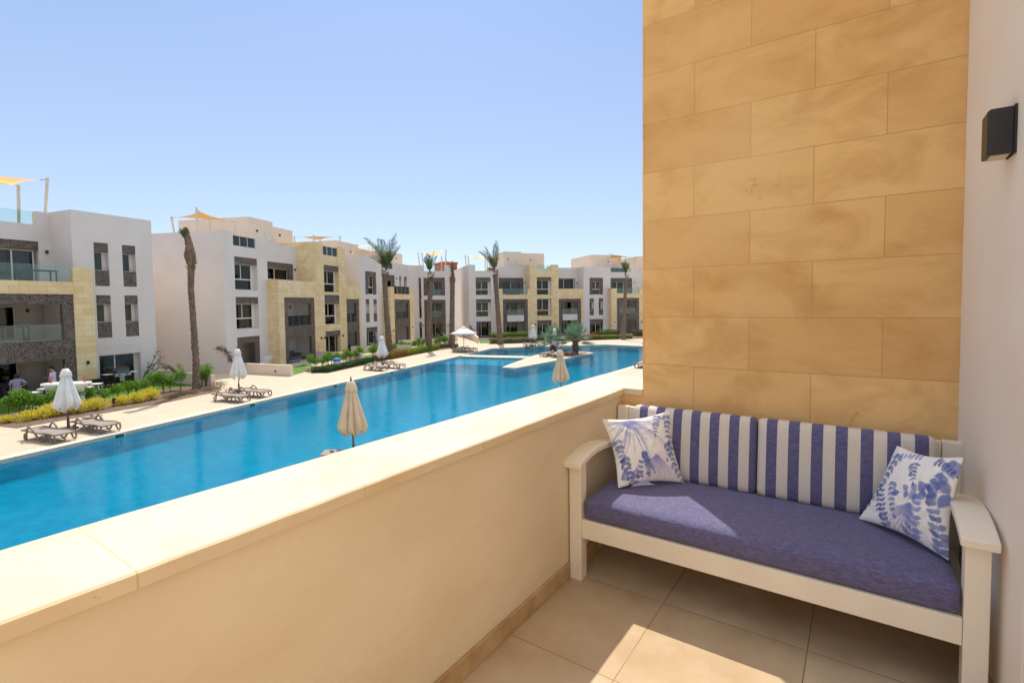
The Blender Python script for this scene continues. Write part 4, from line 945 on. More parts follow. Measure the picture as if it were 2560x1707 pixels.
# ---------------- red tower block far behind
ta, tb_, tc = [ray(x, y) for x, y in ((1086, 658), (1107, 654.2), (1142.8, 654.2))]
def flat(v, d): k = d/math.hypot(v.x, v.y); return Vector((v.x*k, v.y*k, 0))
pa, pb_, pc = flat(ta, 176), flat(tb_, 168), flat(tc, 171); pd = pa+(pc-pb_)
rt = empty('red_tower_block', (pb_.x, pb_.y, GZ), 'red rendered tower block seen between the two far buildings', 'building')
mb = MB(); mb.prism([(p.x, p.y) for p in (pa, pb_, pc, pd)], GZ, 13.6)
mb.build('tower_wall', M['red'], rt)
mb = MB(); c_ = (pa+pc)/2; mb.prism([((p-c_)*1.07+c_).xy[:] for p in (pa, pb_, pc, pd)], 13.601, 14.2); mb.build('cornice', M['red'], rt)
ur = (pc-pb_).normalized(); nr = Vector((ur.y, -ur.x, 0)); nr = nr if nr.dot(-pb_) > 0 else -nr; L_ = (pc-pb_).length
for zz, us in ((10.6, (.25, .5, .8)), (6.5, (.12, .5, .8)), (2.8, (.12, .3, .8)), (1.2, (.12, .3, .8)), (-1.5, (.12, .5, .8)), (-3.6, (.12, .5, .8))):
    for u in us:
        a = pb_+ur*(L_*u)+nr*.02; mb = MB()
        q = [a, a+ur*.9, a+ur*.9+nr*.05, a+nr*.05]; mb.prism([(p.x, p.y) for p in q], zz, zz+1.5); mb.build('tower_window', M['darkroom'], rt)

# ---------------- low garden walls
def low_wall(p, q, h, label, th=0.22, h2=None, lamp=None):
    p, q = Vector((p[0], p[1], 0)), Vector((q[0], q[1], 0)); d = (q-p).normalized(); n = Vector((-d.y, d.x, 0))*th/2; h2 = h2 or h
    w_ = empty('garden_wall', (p.x, p.y, GZ), label, 'garden wall', 'low garden walls beside the terraces')
    c = [p-n, q-n, q+n, p+n]; mb = MB()
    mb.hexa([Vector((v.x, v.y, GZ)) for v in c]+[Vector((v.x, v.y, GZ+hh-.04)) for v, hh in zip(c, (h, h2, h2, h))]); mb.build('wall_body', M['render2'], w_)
    n2 = n*1.12; c = [p-n2, q-n2, q+n2, p+n2]; mb = MB()
    mb.hexa([Vector((v.x, v.y, GZ+hh-.039)) for v, hh in zip(c, (h, h2, h2, h))]+[Vector((v.x, v.y, GZ+hh)) for v, hh in zip(c, (h, h2, h2, h))]); mb.build('wall_cap', M['coping_pool'], w_)
    if lamp is not None:
        m_ = p.lerp(q, lamp); s_ = 1 if n.dot(-p) > 0 else -1; m_ = m_+n*s_; mb = MB()
        mb.ball((m_.x, m_.y, GZ+.28), (.09, .09, .06), 10, 6); mb.build('step_lamp', M['lamp'], w_)
    return w_
w1b = F2.P(-.98, 6.0, 0); w1a = F2.P(-.02, .05, 0); low_wall(w1a, w1b, .72, 'low cream garden wall at the near corner of the long row, behind the second closed umbrella', lamp=.78)
low_wall(F2.P(9.07, 1.2, 0), F2.P(8.03, 6.24, 0), .66, 'low cream garden wall behind the blue topped bin', lamp=.4)
low_wall((-41.8, 31.9), (-36.9, 35.4), .68, 'low cream garden wall behind the hanging egg chair')
low_wall((-43.4, 39.6), (-39.4, 42.4), .70, 'low cream garden wall in front of the end wing of the long row')
low_wall(tuple(F3.P(.1, .05, 0)), (-37.95, 47.35), 1.0, 'sloping cream garden wall at the left corner of the far building', h2=.72)
q1, q2 = at(389, 920, GZ), at(533, 967, GZ)
low_wall((-37.2, 13.35), (q2.x, q2.y), .72, 'low cream garden wall between the near left building and the passage')
low_wall(at(1110, 848, GZ), at(1142, 853, GZ), .7, 'short low wall stub beside the passage ramp')

# ================================================================== SHADE SAILS ON THE ROOFS
def sail(posts, corners, label, sag=0.25, n=10):
    """posts: (foot, top) pairs; corners: four (or three) hanging points joined by curved-in edges"""
    s_ = empty('shade_sail', tuple(posts[0][0]), label, 'shade sail', 'tan shade sails over the roof terraces')
    for a, b_ in posts:
        mb = MB(); mb.tube([a, b_], 0.075, 10); mb.build('post', M['post'], s_, smooth=40)
    c = corners if len(corners) == 4 else corners+[corners[-1]]
    A, B_, C_, D_ = [Vector(q) for q in c]; ctr = (A+B_+C_+D_)/4
    mb = MB(); g = []
    for j in range(n+1):
        row = []
        for i in range(n+1):
            u, v = i/n, j/n; pin = 0.13
            uu = u+pin*math.sin(math.pi*v)*(1-2*u); vv = v+pin*math.sin(math.pi*u)*(1-2*v)
            p = (A*(1-uu)+B_*uu)*(1-vv)+(D_*(1-uu)+C_*uu)*vv
            p.z -= sag*math.sin(math.pi*u)*math.sin(math.pi*v); row.append(p)
        g.append(row)
    for j in range(n):
        for i in range(n): mb.quad(g[j][i], g[j][i+1], g[j+1][i+1], g[j+1][i])
    mb.build('cloth', M['sail'], s_, smooth=True)
    mb = MB()
    for q in c[:len(corners)]:
        q = Vector(q); k = min(posts, key=lambda pp: (Vector(pp[1])-q).length); mb.tube([q, Vector(k[1])-Vector((0, 0, .12))], 0.015, 5)
    mb.build('tension_cable', M['lamp'], s_)
    return s_
def px(F, x, y, t): s, z = F.hit(x, y, t); return F.P(s, t, z)
def mkpost(F, top, foot, t, zf=4.5):
    T = px(F, *top, t); Q = px(F, *foot, t); d = (Q-T); k = (zf-T.z)/d.z; return (T+d*k, T)
def inward(p, ctr, d=0.35): v = (Vector(ctr)-Vector(p)).normalized(); return Vector(p)+v*d-Vector((0, 0, .1))
def sailset(F, spec, label, sag=.25, order=None):
    ps = [mkpost(F, *s) for s in spec]; ctr = sum((p[1] for p in ps), Vector())/len(ps); cs = [inward(p[1], ctr) for p in ps]
    if order: cs = [cs[i] for i in order]
    return sail(ps, cs, label, sag)
sailset(F2, [((428, 541.3), (435.8, 583.9), -6.6), ((490.8, 517.8), (493.7, 578.8), -3.2), ((588.2, 552.4), (585.6, 587.3), -0.9), ((524, 546.4), (524.8, 576.7), -5.2)], 'tan shade sail on four posts above the near end of the long row', .1)
sailset(F2, [((735, 590), (737, 612), -7.5), ((783.9, 588.0), (784, 606), -2.6), ((850.3, 589.8), (848.9, 616.2), -1.9), ((800, 592), (801, 610), -6.5)], 'flat tan shade sail above the sandstone tower of the long row', .3)
sailset(F2, [((882.6, 616.5), (884.3, 638.7), -1.6), ((922.6, 608.5), (923, 640), -7.5), ((940, 616.5), (941, 640), -2.0), ((930.3, 616.5), (931, 628), -6.0)], 'tan shade sail behind the full palm crown', .1, [0, 1, 3, 2])
sailset(FJ, [((1044.8, 631.9), (1049, 663.1), -4.5), ((1054.7, 633.2), (1058.6, 671.4), -1.0), ((1104.5, 641.5), (1103, 676.5), -1.0), ((1115.3, 624.2), (1113.7, 663.1), -4.5)], 'tan shade sail over the end wing beside the red tower block', .2)
sailset(F3, [((1162.7, 637.6), (1165.5, 664), -3.8), ((1170.4, 641.1), (1172.4, 663), -1.2), ((1218, 646.4), (1218, 661), -1.4), ((1213, 636.7), (1213, 655), -5.5)], 'tan shade sail at the left end of the far building', .15)
sailset(F3, [((1503, 647), (1504.5, 666.8), -2.2), ((1524.7, 633.2), (1526.9, 679.6), -1.25), ((1588, 642), (1586, 664), -2.2), ((1563.7, 639.8), (1564, 660), -5.2)], 'tan shade sail on the right half of the far building', .1)
sailset(F1, [((118.7, 445), (113.4, 530.7), -2.6), ((46, 462.5), (47.3, 557.5), -2.3), ((-70, 455), (-70, 550), -2.6), ((-60, 425), (-60, 520), -7.0)], 'tan shade sail above the far left building', .2, [0, 1, 2, 3])

# ================================================================== POOLSIDE FURNITURE
M['taupe'] = surf('taupe_plastic', srgb(128, 112, 102), srgb(116, 100, 90), scale=4, rough=0.45, bmp=0)
M['sling'] = surf('taupe_sling_mesh', srgb(148, 134, 124), srgb(136, 122, 112), scale=6, rough=0.75, bmp=0.3, bscale=120)
M['canvas'] = surf('off_white_canvas', srgb(238, 235, 226), srgb(224, 219, 208), scale=2.5, rough=0.9, bmp=0.25, bscale=40)
M['canvas_b'] = surf('cream_canvas', srgb(214, 196, 166), srgb(196, 176, 144), scale=2.5, rough=0.9, bmp=0.25, bscale=40)
M['pole'] = surf('brown_pole', srgb(92, 76, 66), scale=4, rough=0.5, bmp=0)
def make_lounger():
    r = empty('sun_lounger')
    prof = [(-0.98, .34), (-0.72, .345), (-0.30, .315), (-0.10, .30), (0.15, .315), (0.45, .335), (0.72, .335), (0.95, .30)]
    mb = MB()
    for a, b_ in zip(prof[:-1], prof[1:]):
        mb.hexa([Vector((a[0], -.29, a[1]-.02)), Vector((b_[0], -.29, b_[1]-.02)), Vector((b_[0], .29, b_[1]-.02)), Vector((a[0], .29, a[1]-.02)), Vector((a[0], -.29, a[1])), Vector((b_[0], -.29, b_[1])), Vector((b_[0], .29, b_[1])), Vector((a[0], .29, a[1]))])
    mb.build('sling', M['sling'], r)
    for s in (-1, 1):
        y = .325*s
        mb = MB(); mb.tube([(x, y, z) for x, z in prof], .030, 7); mb.build('side_rail', M['taupe'], r, smooth=True)
        mb = MB(); mb.tube([(-.70, y, .03), (-.66, y*1.04, .20), (-.60, y*1.06, .40), (-.50, y*1.08, .50), (-.38, y*1.08, .50), (-.22, y*1.06, .38), (-.05, y*1.03, .20), (.08, y, .06), (.2, y, .03), (.34, y, .06), (.42, y, .16), (.46, y, .30)], .032, 7)
        mb.build('armrest', M['taupe'], r, smooth=True)
        mb = MB(); mb.tube([(-.62, y, .30), (-.80, y, .22), (-.84, y, .10), (-.78, y, .03), (-.68, y, .03)], .028, 7); mb.build('leg', M['taupe'], r, smooth=True)
        mb = MB(); mb.tube([(.66, y, .32), (.72, y, .16), (.80, y, .06), (.90, y, .05), (.96, y, .14), (.95, y, .28)], .030, 7); mb.build('leg', M['taupe'], r, smooth=True)
    mb = MB(); mb.tube([(-.985, -.32, .34), (-.985, .32, .34)], .03, 7); mb.build('cross_rail', M['taupe'], r, smooth=True)
    mb = MB(); mb.tube([(.955, -.32, .30), (.955, .32, .30)], .03, 7); mb.build('cross_rail', M['taupe'], r, smooth=True)
    return r
lounger0 = make_lounger(); used = [False]
def lounger(x, y, rz, label, z=GZ):
    o = lounger0 if not used[0] else copy_tree(lounger0); used[0] = True
    o.location = (x, y, z); o.rotation_euler = (0, 0, rz); tag(o, label, 'sun lounger', 'taupe sun loungers round the pool'); return o
def make_side_table():
    r = empty('side_table'); mb = MB()
    mb.prism([(-.27, -.24), (-.24, -.27), (.24, -.27), (.27, -.24), (.27, .24), (.24, .27), (-.24, .27), (-.27, .24)], .37, .40); mb.build('table_top', M['sling'], r)
    for a in (-1, 1):
        for b_ in (-1, 1): mb = MB(); mb.tube([(.2*a, .2*b_, 0), (.19*a, .19*b_, .37)], .022, 6); mb.build('leg', M['taupe'], r)
    mb = MB(); mb.lathe([(.045, .401), (.06, .405), (.055, .44), (.03, .445)], k=10); mb.build('ashtray', M['pole'], r)
    return r
table0 = make_side_table(); usedt = [False]
def side_table(x, y, rz, label, z=GZ):
    o = table0 if not usedt[0] else copy_tree(table0); usedt[0] = True
    o.location = (x, y, z); o.rotation_euler = (0, 0, rz); tag(o, label, 'side table', 'small side tables between the loungers'); return o
def closed_umbrella(x, y, label, seed, mat='canvas', lean=(0, 0), z=GZ, rz=0.0):
    u = empty('closed_umbrella', (x, y, z), label, 'umbrella', 'closed parasols round the pool', rz); org[u.name] = Vector((0, 0, 0))
    rn = random.Random(seed); L = Vector((lean[0], lean[1], 0))
    mb = MB(); mb.tube([(0, 0, .05), (L.x*.3, L.y*.3, 1.0), (L.x, L.y, 2.32)], .028, 8); mb.build('pole', M['pole'], u, smooth=True)
    mb = MB(); mb.prism([(-.25, -.25), (.25, -.25), (.25, .25), (-.25, .25)], 0, .07); mb.lathe([(.05, .071), (.045, .40), (.035, .42)], k=10); mb.build('base', M['pole'], u)
    k = 48; ph = [rn.uniform(-.25, .25) for _ in range(8)]; dr = [rn.uniform(-.10, .12) for _ in range(8)]
    prof = [(.06, 2.30), (.11, 2.22), (.155, 2.05), (.21, 1.85), (.28, 1.6), (.36, 1.35), (.43, 1.12), (.48, .98)]
    mb = MB(); mb_v = []
    def pt(i, j, r, zz):
        g = 2*math.pi*j/k; f = j/k*8; w_ = abs(((f+ph[int(f) % 8]*.5) % 1)-.5)*2          # 8 folds
        depth = .22+.38*min(1, i/5); rr = r*(1-depth*(1-w_**0.7))*(1+.05*noise.noise(Vector((f*1.3, zz*2, seed))))
        if i >= len(prof)-1: zz = zz-0.30*(1-w_)-dr[int(f) % 8]*(1-w_)
        return rr, zz
    n0 = 0
    for i, (r, zz) in enumerate(prof):
        for j in range(k):
            g = 2*math.pi*j/k; rr, z2 = pt(i, j, r, zz); c = L*(z2/2.3)
            mb.v.append(Vector((math.cos(g)*rr+c.x, math.sin(g)*rr+c.y, z2)))
    for i in range(len(prof)-1):
        for j in range(k): j2 = (j+1) % k; mb.f.append((i*k+j, i*k+j2, (i+1)*k+j2, (i+1)*k+j))
    o = mb.build('canopy', M[mat], u, smooth=60, fix=False); sm = o.modifiers.new('cloth', 'SOLIDIFY'); sm.thickness = .012
    mb = MB(); kk = 24
    for i, (r, zz) in enumerate(((.03, 2.38), (.09, 2.36), (.155, 2.24), (.20, 2.10))):
        for j in range(kk):
            g = 2*math.pi*j/kk; w_ = abs((j/kk*8) % 1-.5)*2; rr = r*(1-.22*(1-w_)); z2 = zz-(0.05*w_ if i == 3 else 0)
            mb.v.append(Vector((math.cos(g)*rr+L.x, math.sin(g)*rr+L.y, z2)))
    for i in range(3):
        for j in range(kk): j2 = (j+1) % kk; mb.f.append((i*kk+j, i*kk+j2, (i+1)*kk+j2, (i+1)*kk+j))
    o = mb.build('top_vent', M[mat], u, smooth=60, fix=False); sm = o.modifiers.new('cloth', 'SOLIDIFY'); sm.thickness = .01
    mb = MB(); mb.lathe([(.03, 2.37), (.038, 2.41), (.022, 2.44), (.018, 2.455), (.024, 2.48), (.008, 2.52)], (L.x, L.y, 0), 8); mb.build('finial', M['pole'], u, smooth=True)
    return u
def gxy(x, y): p = at(x, y, GZ); return p.x, p.y
RZL = R(-62)     # loungers face the pool
x, y = gxy(171.5, 1072)
closed_umbrella(x, y, 'closed off white parasol nearest on the far pool deck, before the yellow shrubs', 1)
lounger(-24.0, 5.15, R(14), 'taupe sun lounger left of the nearest closed parasol on the far deck'); lounger(-24.2, 6.55, R(12), 'taupe sun lounger right of the nearest closed parasol on the far deck')
side_table(-25.35, 6.75, R(12), 'small taupe table beside the nearest far deck parasol pole')
x, y = gxy(597.5, 978)
closed_umbrella(x, y, 'closed off white parasol in front of the low cream wall on the far deck', 2)
lounger(-25.85, 12.45, R(12), 'taupe sun lounger nearer the water at the second far deck parasol'); lounger(-26.2, 13.75, R(10), 'taupe sun lounger farther from the camera at the second far deck parasol')
side_table(-27.1, 13.1, R(10), 'small taupe table with a red item beside the second parasol pole')
x, y = gxy(956, 917)
closed_umbrella(x, y, 'closed off white parasol near the egg chair and hedges', 3)
lounger(-28.9, 24.1, R(4), 'dark sun lounger nearer the water under the parasol by the egg chair'); lounger(-28.7, 25.6, R(4), 'dark sun lounger behind the parasol pole by the egg chair')
side_table(-30.0, 24.8, R(4), 'small taupe table beside the parasol by the egg chair')
lounger(-31.9, 37.2, R(-5), 'dark sun lounger in front under the open white umbrella'); lounger(-32.2, 38.6, R(-3), 'dark sun lounger at the back under the open white umbrella')
side_table(-33.3, 38.0, R(-5), 'small taupe table under the open white umbrella')
x, y = gxy(1332.5, 864.5)
closed_umbrella(x, y, 'closed off white parasol in front of the clipped hedge', 4)
lounger(-29.7, 45.8, R(-44), 'pale topped sun lounger left of the parasol by the clipped hedge'); lounger(-28.7, 46.7, R(-44), 'pale topped sun lounger right of the parasol by the clipped hedge')
side_table(-29.6, 46.6, R(-44), 'small table between the two loungers by the clipped hedge')
x, y = gxy(1387, 884)
closed_umbrella(x, y, 'closed off white parasol on the island in front of the palms', 5)
lounger(-22.9, 38.5, R(-84), 'dark sun lounger at the left on the island'); lounger(-21.6, 39.9, R(-40), 'dark sun lounger at the right on the island beside the pebbles')
lounger(-21.9, 38.3, R(-70), 'dark sun lounger in the middle on the island')
closed_umbrella(-12.79, 9.75, 'cream closed parasol rising above the parapet, nearest to the camera', 6, 'canvas_b', (-.12, .06))
closed_umbrella(-12.23, 21.85, 'cream closed parasol above the parapet in front of the island', 7, 'canvas_b', (-.05, .02))
side_table(-12.75, 8.95, R(40), 'pale side table top just showing over the parapet beside the nearest parasol')
lounger(-13.0, 35.3, R(95), 'dark sun lounger cut off by the stone pillar on the near deck'); lounger(-12.6, 36.9, R(95), 'sun lounger farther back cut off by the stone pillar on the near deck')
closed_umbrella(-9.25, 27.2, 'white closed parasol mostly hidden behind the stone pillar', 8)
# open umbrella
x, y = gxy(1160, 877)
u = empty('open_umbrella', (x, y, GZ), 'open white octagonal umbrella by the passage between the buildings', 'umbrella'); org[u.name] = Vector((0, 0, 0))
mb = MB(); mb.tube([(0, 0, .05), (0, 0, 2.4)], .028, 8); mb.build('pole', M['pole'], u, smooth=True)
mb = MB(); mb.prism([(-.25, -.25), (.25, -.25), (.25, .25), (-.25, .25)], 0, .07); mb.build('base', M['pole'], u)
mb = MB(); rings = []
for i, (r, zz) in enumerate(((.16, 2.36), (.5, 2.17), (.95, 1.95), (1.42, 1.72))):
    rings.append([Vector((math.cos(2*math.pi*j/32)*r*(1-.045*(1-abs((j/32*8) % 1-.5)*2 if True else 0)*(i/3)), math.sin(2*math.pi*j/32)*r*(1-.045*(1-abs((j/32*8) % 1-.5)*2)*(i/3)), zz+(.05*abs(math.sin(math.pi*j/4))*(i == 3)))) for j in range(32)])
for a, b_ in zip(rings[:-1], rings[1:]):
    for j in range(32): mb.quad(a[j], a[(j+1) % 32], b_[(j+1) % 32], b_[j])
o = mb.build('canopy', M['canvas'], u, smooth=25, fix=True); sm = o.modifiers.new('cloth', 'SOLIDIFY'); sm.thickness = .01
mb = MB(); mb.lathe([(.28, 2.37), (.1, 2.46), (.03, 2.48)], k=16); mb.build('top_vent', M['canvas'], u)
for j in range(8):
    g = 2*math.pi*j/8; mb = MB(); mb.tube([(0, 0, 2.33), (math.cos(g)*1.38, math.sin(g)*1.38, 1.70)], .012, 5); mb.build('rib', M['pole'], u)

# ---- hanging egg chair
M['wicker'] = surf('black_wicker', (0.018, 0.016, 0.018), rough=0.6, bmp=0)
M['greycush'] = surf('light_grey_cushion', srgb(176, 168, 168), srgb(150, 144, 146), scale=3, rough=0.9, bmp=0.2)
M['outsofa'] = surf('dark_grey_rattan', (0.05, 0.045, 0.045), (0.03, 0.028, 0.03), scale=8, rough=0.8, bmp=0)
ec = F2.P(16.6, 2.6, Z0-.13); e_ = empty('egg_chair', tuple(ec), 'black wicker hanging egg chair with a grey cushion outside the long row', 'hanging chair'); org[e_.name] = Vector((0, 0, 0))
mb = MB(); mb.tube([(.55, .0, 0), (.62, 0, 1.0), (.5, 0, 1.75), (.25, 0, 2.05), (.0, 0, 2.0), (-.02, 0, 1.85)], .035, 8); mb.build('stand', M['wicker'], e_, smooth=True)
mb = MB(); mb.tube([(.55+.45*math.cos(a), .45*math.sin(a), .03) for a in [i*math.pi/9 for i in range(19)]], .03, 6); mb.build('base_ring', M['wicker'], e_, smooth=True)
mb = MB()
for i in range(26):
    a = math.pi*2*i/26; pts = []
    for j in range(9):
        h = j/8; r = .56*math.sin(math.pi*min(1, .12+h*.86))**.7
        pts.append((r*math.cos(a), r*math.sin(a), .42+1.15*h))
    if -.55 < math.sin(a+.9) < .95: mb.tube(pts, .012, 4)
for h in (.05, .2, .4, .6, .8): 
    r = .56*math.sin(math.pi*min(1, .12+h*.86))**.7; mb.tube([(r*math.cos(a), r*math.sin(a), .42+1.15*h) for a in [i*math.pi/12 for i in range(4, 25)]], .012, 4)
mb.tube([(0, 0, 1.57), (0, 0, 1.86)], .008, 4); mb.build('basket', M['wicker'], e_)
mb = MB(); mb.ball((0, 0, .66), (.46, .42, .18), 14, 8); mb.build('seat_cushion', M['greycush'], e_, smooth=True)

# ---- bin, sofas, chairs, grill, bar table
x, y = gxy(843, 922)
bn = empty('litter_bin', (x, y, GZ), 'beige square litter bin with a blue bag folded over its top', 'bin')
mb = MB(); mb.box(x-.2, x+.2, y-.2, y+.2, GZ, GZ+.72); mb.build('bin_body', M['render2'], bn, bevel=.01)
mb = MB(); n0 = 24
def bagr(i, j, r, z): return r*(1+.06*math.sin(j*2.1+i)), z+.02*math.sin(j*1.7)
mb.lathe([(.25, .60), (.29, .64), (.30, .74), (.26, .80), (.16, .79)], (x, y, GZ), 20, bagr); mb.build('bag', surf('blue_plastic_bag', (0.0, 0.17, 0.62), (0.0, 0.25, 0.75), scale=6, rough=0.35, bmp=.3), bn, smooth=True)
def sofa(F, s0, s1, t0, t1, z, label, arms=True, mat='outsofa', name='outdoor_sofa', h=.75, grp=None):
    r = empty(name, tuple(F.P((s0+s1)/2, (t0+t1)/2, z)), label, 'sofa' if arms else 'ottoman', grp)
    mb = MB(); mb.fbox(F, s0, s1, t0, t1, z, z+.26); mb.build('seat_base', M[mat], r, bevel=.02)
    mb = MB(); mb.fbox(F, s0+.12, s1-.12, t0+.12, t1, z+.262, z+.42); mb.build('seat_cushion', M['sofacush'], r, bevel=.03)
    if arms:
        mb = MB(); mb.fbox(F, s0, s1, t0, t0+.14, z+.262, z+h); mb.build('backrest', M[mat], r, bevel=.02)
        for a in (s0, s1-.12): mb = MB(); mb.fbox(F, a, a+.12, t0+.141, t1, z+.262, z+.58); mb.build('armrest', M[mat], r, bevel=.02)
    return r
M['sofacush'] = surf('dark_grey_cushion', (0.085, 0.08, 0.09), (0.06, 0.058, 0.068), scale=4, rough=0.95, bmp=.1)
M['sofagrey'] = surf('grey_upholstery', (0.22, 0.205, 0.20), (0.18, 0.17, 0.165), scale=4, rough=0.9, bmp=.1)
sofa(F2, 6.3, 8.6, -.85, .05, Z0-.13, 'grey outdoor sofa in the ground floor recess of the long row', mat='sofagrey')
sofa(F2, 5.5, 6.6, .5, 1.3, Z0-.13, 'low grey ottoman block in front of the ground floor recess', arms=False, mat='sofagrey', name='ottoman')
sofa(F2, 14.8, 16.6, -.3, .6, Z0-.13, 'black outdoor sofa in the recess beside the egg chair')
sofa(F1, -9.2, -7.7, -1.5, -.6, Z0, 'dark blue outdoor sofa deep in the near left terrace', mat='sofacush', grp='dark blue terrace seats')
sofa(F1, -7.3, -6.3, -1.3, -.4, Z0, 'dark blue armchair in the near left terrace beside the standing man', mat='sofacush', grp='dark blue terrace seats')
M['whitepaint'] = surf('white_paint', srgb(236, 234, 228), srgb(226, 222, 214), scale=4, rough=0.5, bmp=.05)
M['whitemetal'] = surf('white_metal', srgb(214, 220, 216), rough=0.4, bmp=0)
def folding_chair(F, s, t, z, rz, label, back=.35):
    r = empty('folding_chair', tuple(F.P(s, t, z)), label, 'chair', 'white folding chairs', rz); org[r.name] = Vector((0, 0, 0))
    for a in (-.24, .24):
        mb = MB(); mb.tube([(a, .25, 0), (a, -.05, .42), (a, -back*.8, .95)], .016, 6); mb.build('frame', M['whitemetal'], r, smooth=True)
        mb = MB(); mb.tube([(a, -.28, 0), (a, .22, .44)], .016, 6); mb.build('leg', M['whitemetal'], r)
    mb = MB(); mb.box(-.23, .23, -.1, .25, .43, .455); mb.build('seat', M['whitepaint'], r)
    mb = MB(); M4 = Matrix.Translation((0, -back*.62, .78)) @ Matrix.Rotation(R(25), 4, 'X'); mb.box(-.23, .23, -.01, .01, -.14, .14, M4); mb.build('backrest', M['whitepaint'], r)
folding_chair(F2, 1.75, 1.6, GZ, R(150), 'white folding chair turned sideways before the corner porch', .5); folding_chair(F2, 2.55, 1.3, GZ, R(70), 'upright white folding chair before the corner porch', .25)
# high bar table
tA, tB = Vector((-31.33, 6.60, 0)), Vector((-29.89, 7.95, 0)); tc_ = (tA+tB)/2; td = (tB-tA).normalized(); tn = Vector((-td.y, td.x, 0)); Lh = (tB-tA).length/2
bt = empty('bar_table', (tc_.x, tc_.y, GZ), 'long white oval bar table on two white pedestals on the near left lawn', 'table')
mb = MB(); oval = []
for i in range(40):
    a = 2*math.pi*i/40; oval.append(tuple((tc_+td*(math.copysign(abs(math.cos(a))**.6, math.cos(a))*Lh)+tn*(math.copysign(abs(math.sin(a))**.6, math.sin(a))*.42)).xy))
mb.prism(oval, -3.55, -3.45); mb.build('table_top', M['whitepaint'], bt, bevel=.01)
for s in (-1, 1):
    c = tc_+td*(Lh*.55*s); mb = MB()
    for (w_, z0, z1) in ((.24, -3.70, -3.552), (.13, GZ+.06, -3.702), (.26, GZ, GZ+.058)):
        q = [c+td*w_+tn*w_, c-td*w_+tn*w_, c-td*w_-tn*w_, c+td*w_-tn*w_]; mb.prism([(p.x, p.y) for p in q], z0, z1)
    mb.build('pedestal', M['whitepaint'], bt)
    c2 = tc_+td*(Lh*.72*s)+tn*.1
    an = empty('windmill_ornament', (c2.x, c2.y, -3.45), 'small red brown ornament standing on the '+('right' if s > 0 else 'left')+' half of the bar table', 'ornament', 'red brown ornaments on the bar table')
    mb = MB(); mb.lathe([(.05, -3.449), (.05, -3.43), (.014, -3.42), (.014, -3.30)], (c2.x, c2.y, 0), 8); mb.build('stem', M['red'], an)
    mb = MB(); mb.ball((c2.x, c2.y, -3.27), (.045, .045, .04), 8, 5)
    for a in range(4):
        g = a*math.pi/2+.4; p = Vector((c2.x, c2.y, -3.27)); v = td*math.cos(g)+Vector((0, 0, 1))*math.sin(g); mb.tube([p, p+v*.11], [.02, .035], 5)
    mb.build('vanes', M['red'], an)
def stool(x, y, rz, label):
    r = empty('bar_stool', (x, y, GZ), label, 'bar stool', 'white bar stools round the oval table', rz); org[r.name] = Vector((0, 0, 0))
    mb = MB(); mb.box(-.22, .22, -.17, .17, .87, .93); mb.build('seat', M['whitepaint'], r, bevel=.01)
    for a in (-1, 1):
        mb = MB(); mb.tube([(.30*a, -.20, 0.01), (.14*a, -.11, .87)], .018, 6); mb.build('leg', M['whitemetal'], r)
        mb = MB(); mb.tube([(.30*a, .20, 0.01), (.14*a, .11, .87)], .018, 6); mb.build('leg', M['whitemetal'], r)
    mb = MB(); 
    for a in (-1, 1): mb.tube([(.30*a, -.2, .014), (.30*a, .2, .014)], .016, 6)
    mb.tube([(-.24, -.17, .3), (.24, -.17, .3)], .014, 6); mb.tube([(-.24, .17, .3), (.24, .17, .3)], .014, 6); mb.build('footrest', M['whitemetal'], r)
for (x, y, l_) in ((86, 981, 'front left white bar stool at the oval table, in front of the standing woman'), (111, 972, 'rear left white bar stool at the oval table'), (216, 968, 'front right white bar stool at the oval table'), (241, 959.5, 'rear right white bar stool beside the covered grill')):
    p = at(x, y, -3.8); stool(p.x, p.y, R(45), l_)
# gas grill
gx = F1.P(-2.75, 1.05, Z0-.14); gr = empty('gas_grill', tuple(gx), 'black gas grill with silver control panel in front of the sliding door', 'grill', rz=math.atan2(F1.e.y, F1.e.x)); org[gr.name] = Vector((0, 0, 0))
M['blacksteel'] = surf('black_enamel', (0.012, 0.012, 0.014), rough=0.25, bmp=0); M['steel'] = surf('brushed_steel', (0.55, 0.55, 0.56), rough=0.35, metal=.8, bmp=0)
mb = MB()
for a in (-.36, .36):
    for b_ in (-.22, .22): mb.box(a-.04, a+.04, b_-.04, b_+.04, 0, .80)
mb.box(-.36, .36, -.2, .2, .12, .16); mb.build('cart', M['blacksteel'], gr)
mb = MB(); mb.hexa([Vector(v) for v in ((-.38, -.28, .80), (.38, -.28, .80), (.38, .26, .80), (-.38, .26, .80), (-.42, -.28, 1.0), (.42, -.28, 1.0), (.42, .28, 1.0), (-.42, .28, 1.0))]); mb.build('firebox', M['blacksteel'], gr)
mb = MB(); n = 9; pr = [(-.28+.28*(1-math.cos(math.pi*i/(n-1))), 1.0+.28*math.sin(math.pi*i/(n-1))) for i in range(n)]
for (a, b_) in zip(pr[:-1], pr[1:]): mb.quad(Vector((-.42, a[0], a[1])), Vector((.42, a[0], a[1])), Vector((.42, b_[0], b_[1])), Vector((-.42, b_[0], b_[1])))
for xx in (-.42, .42): mb.v += [Vector((xx, a[0], a[1])) for a in pr]; mb.f.append(tuple(range(len(mb.v)-n, len(mb.v))))
mb.build('lid', M['blacksteel'], gr, smooth=50); mb = MB(); mb.tube([(-.3, -.36, 1.08), (.3, -.36, 1.08)], .018, 8); mb.tube([(-.3, -.25, 1.08), (-.3, -.36, 1.08)], .012, 6); mb.tube([(.3, -.25, 1.08), (.3, -.36, 1.08)], .012, 6); mb.build('handle', M['steel'], gr)
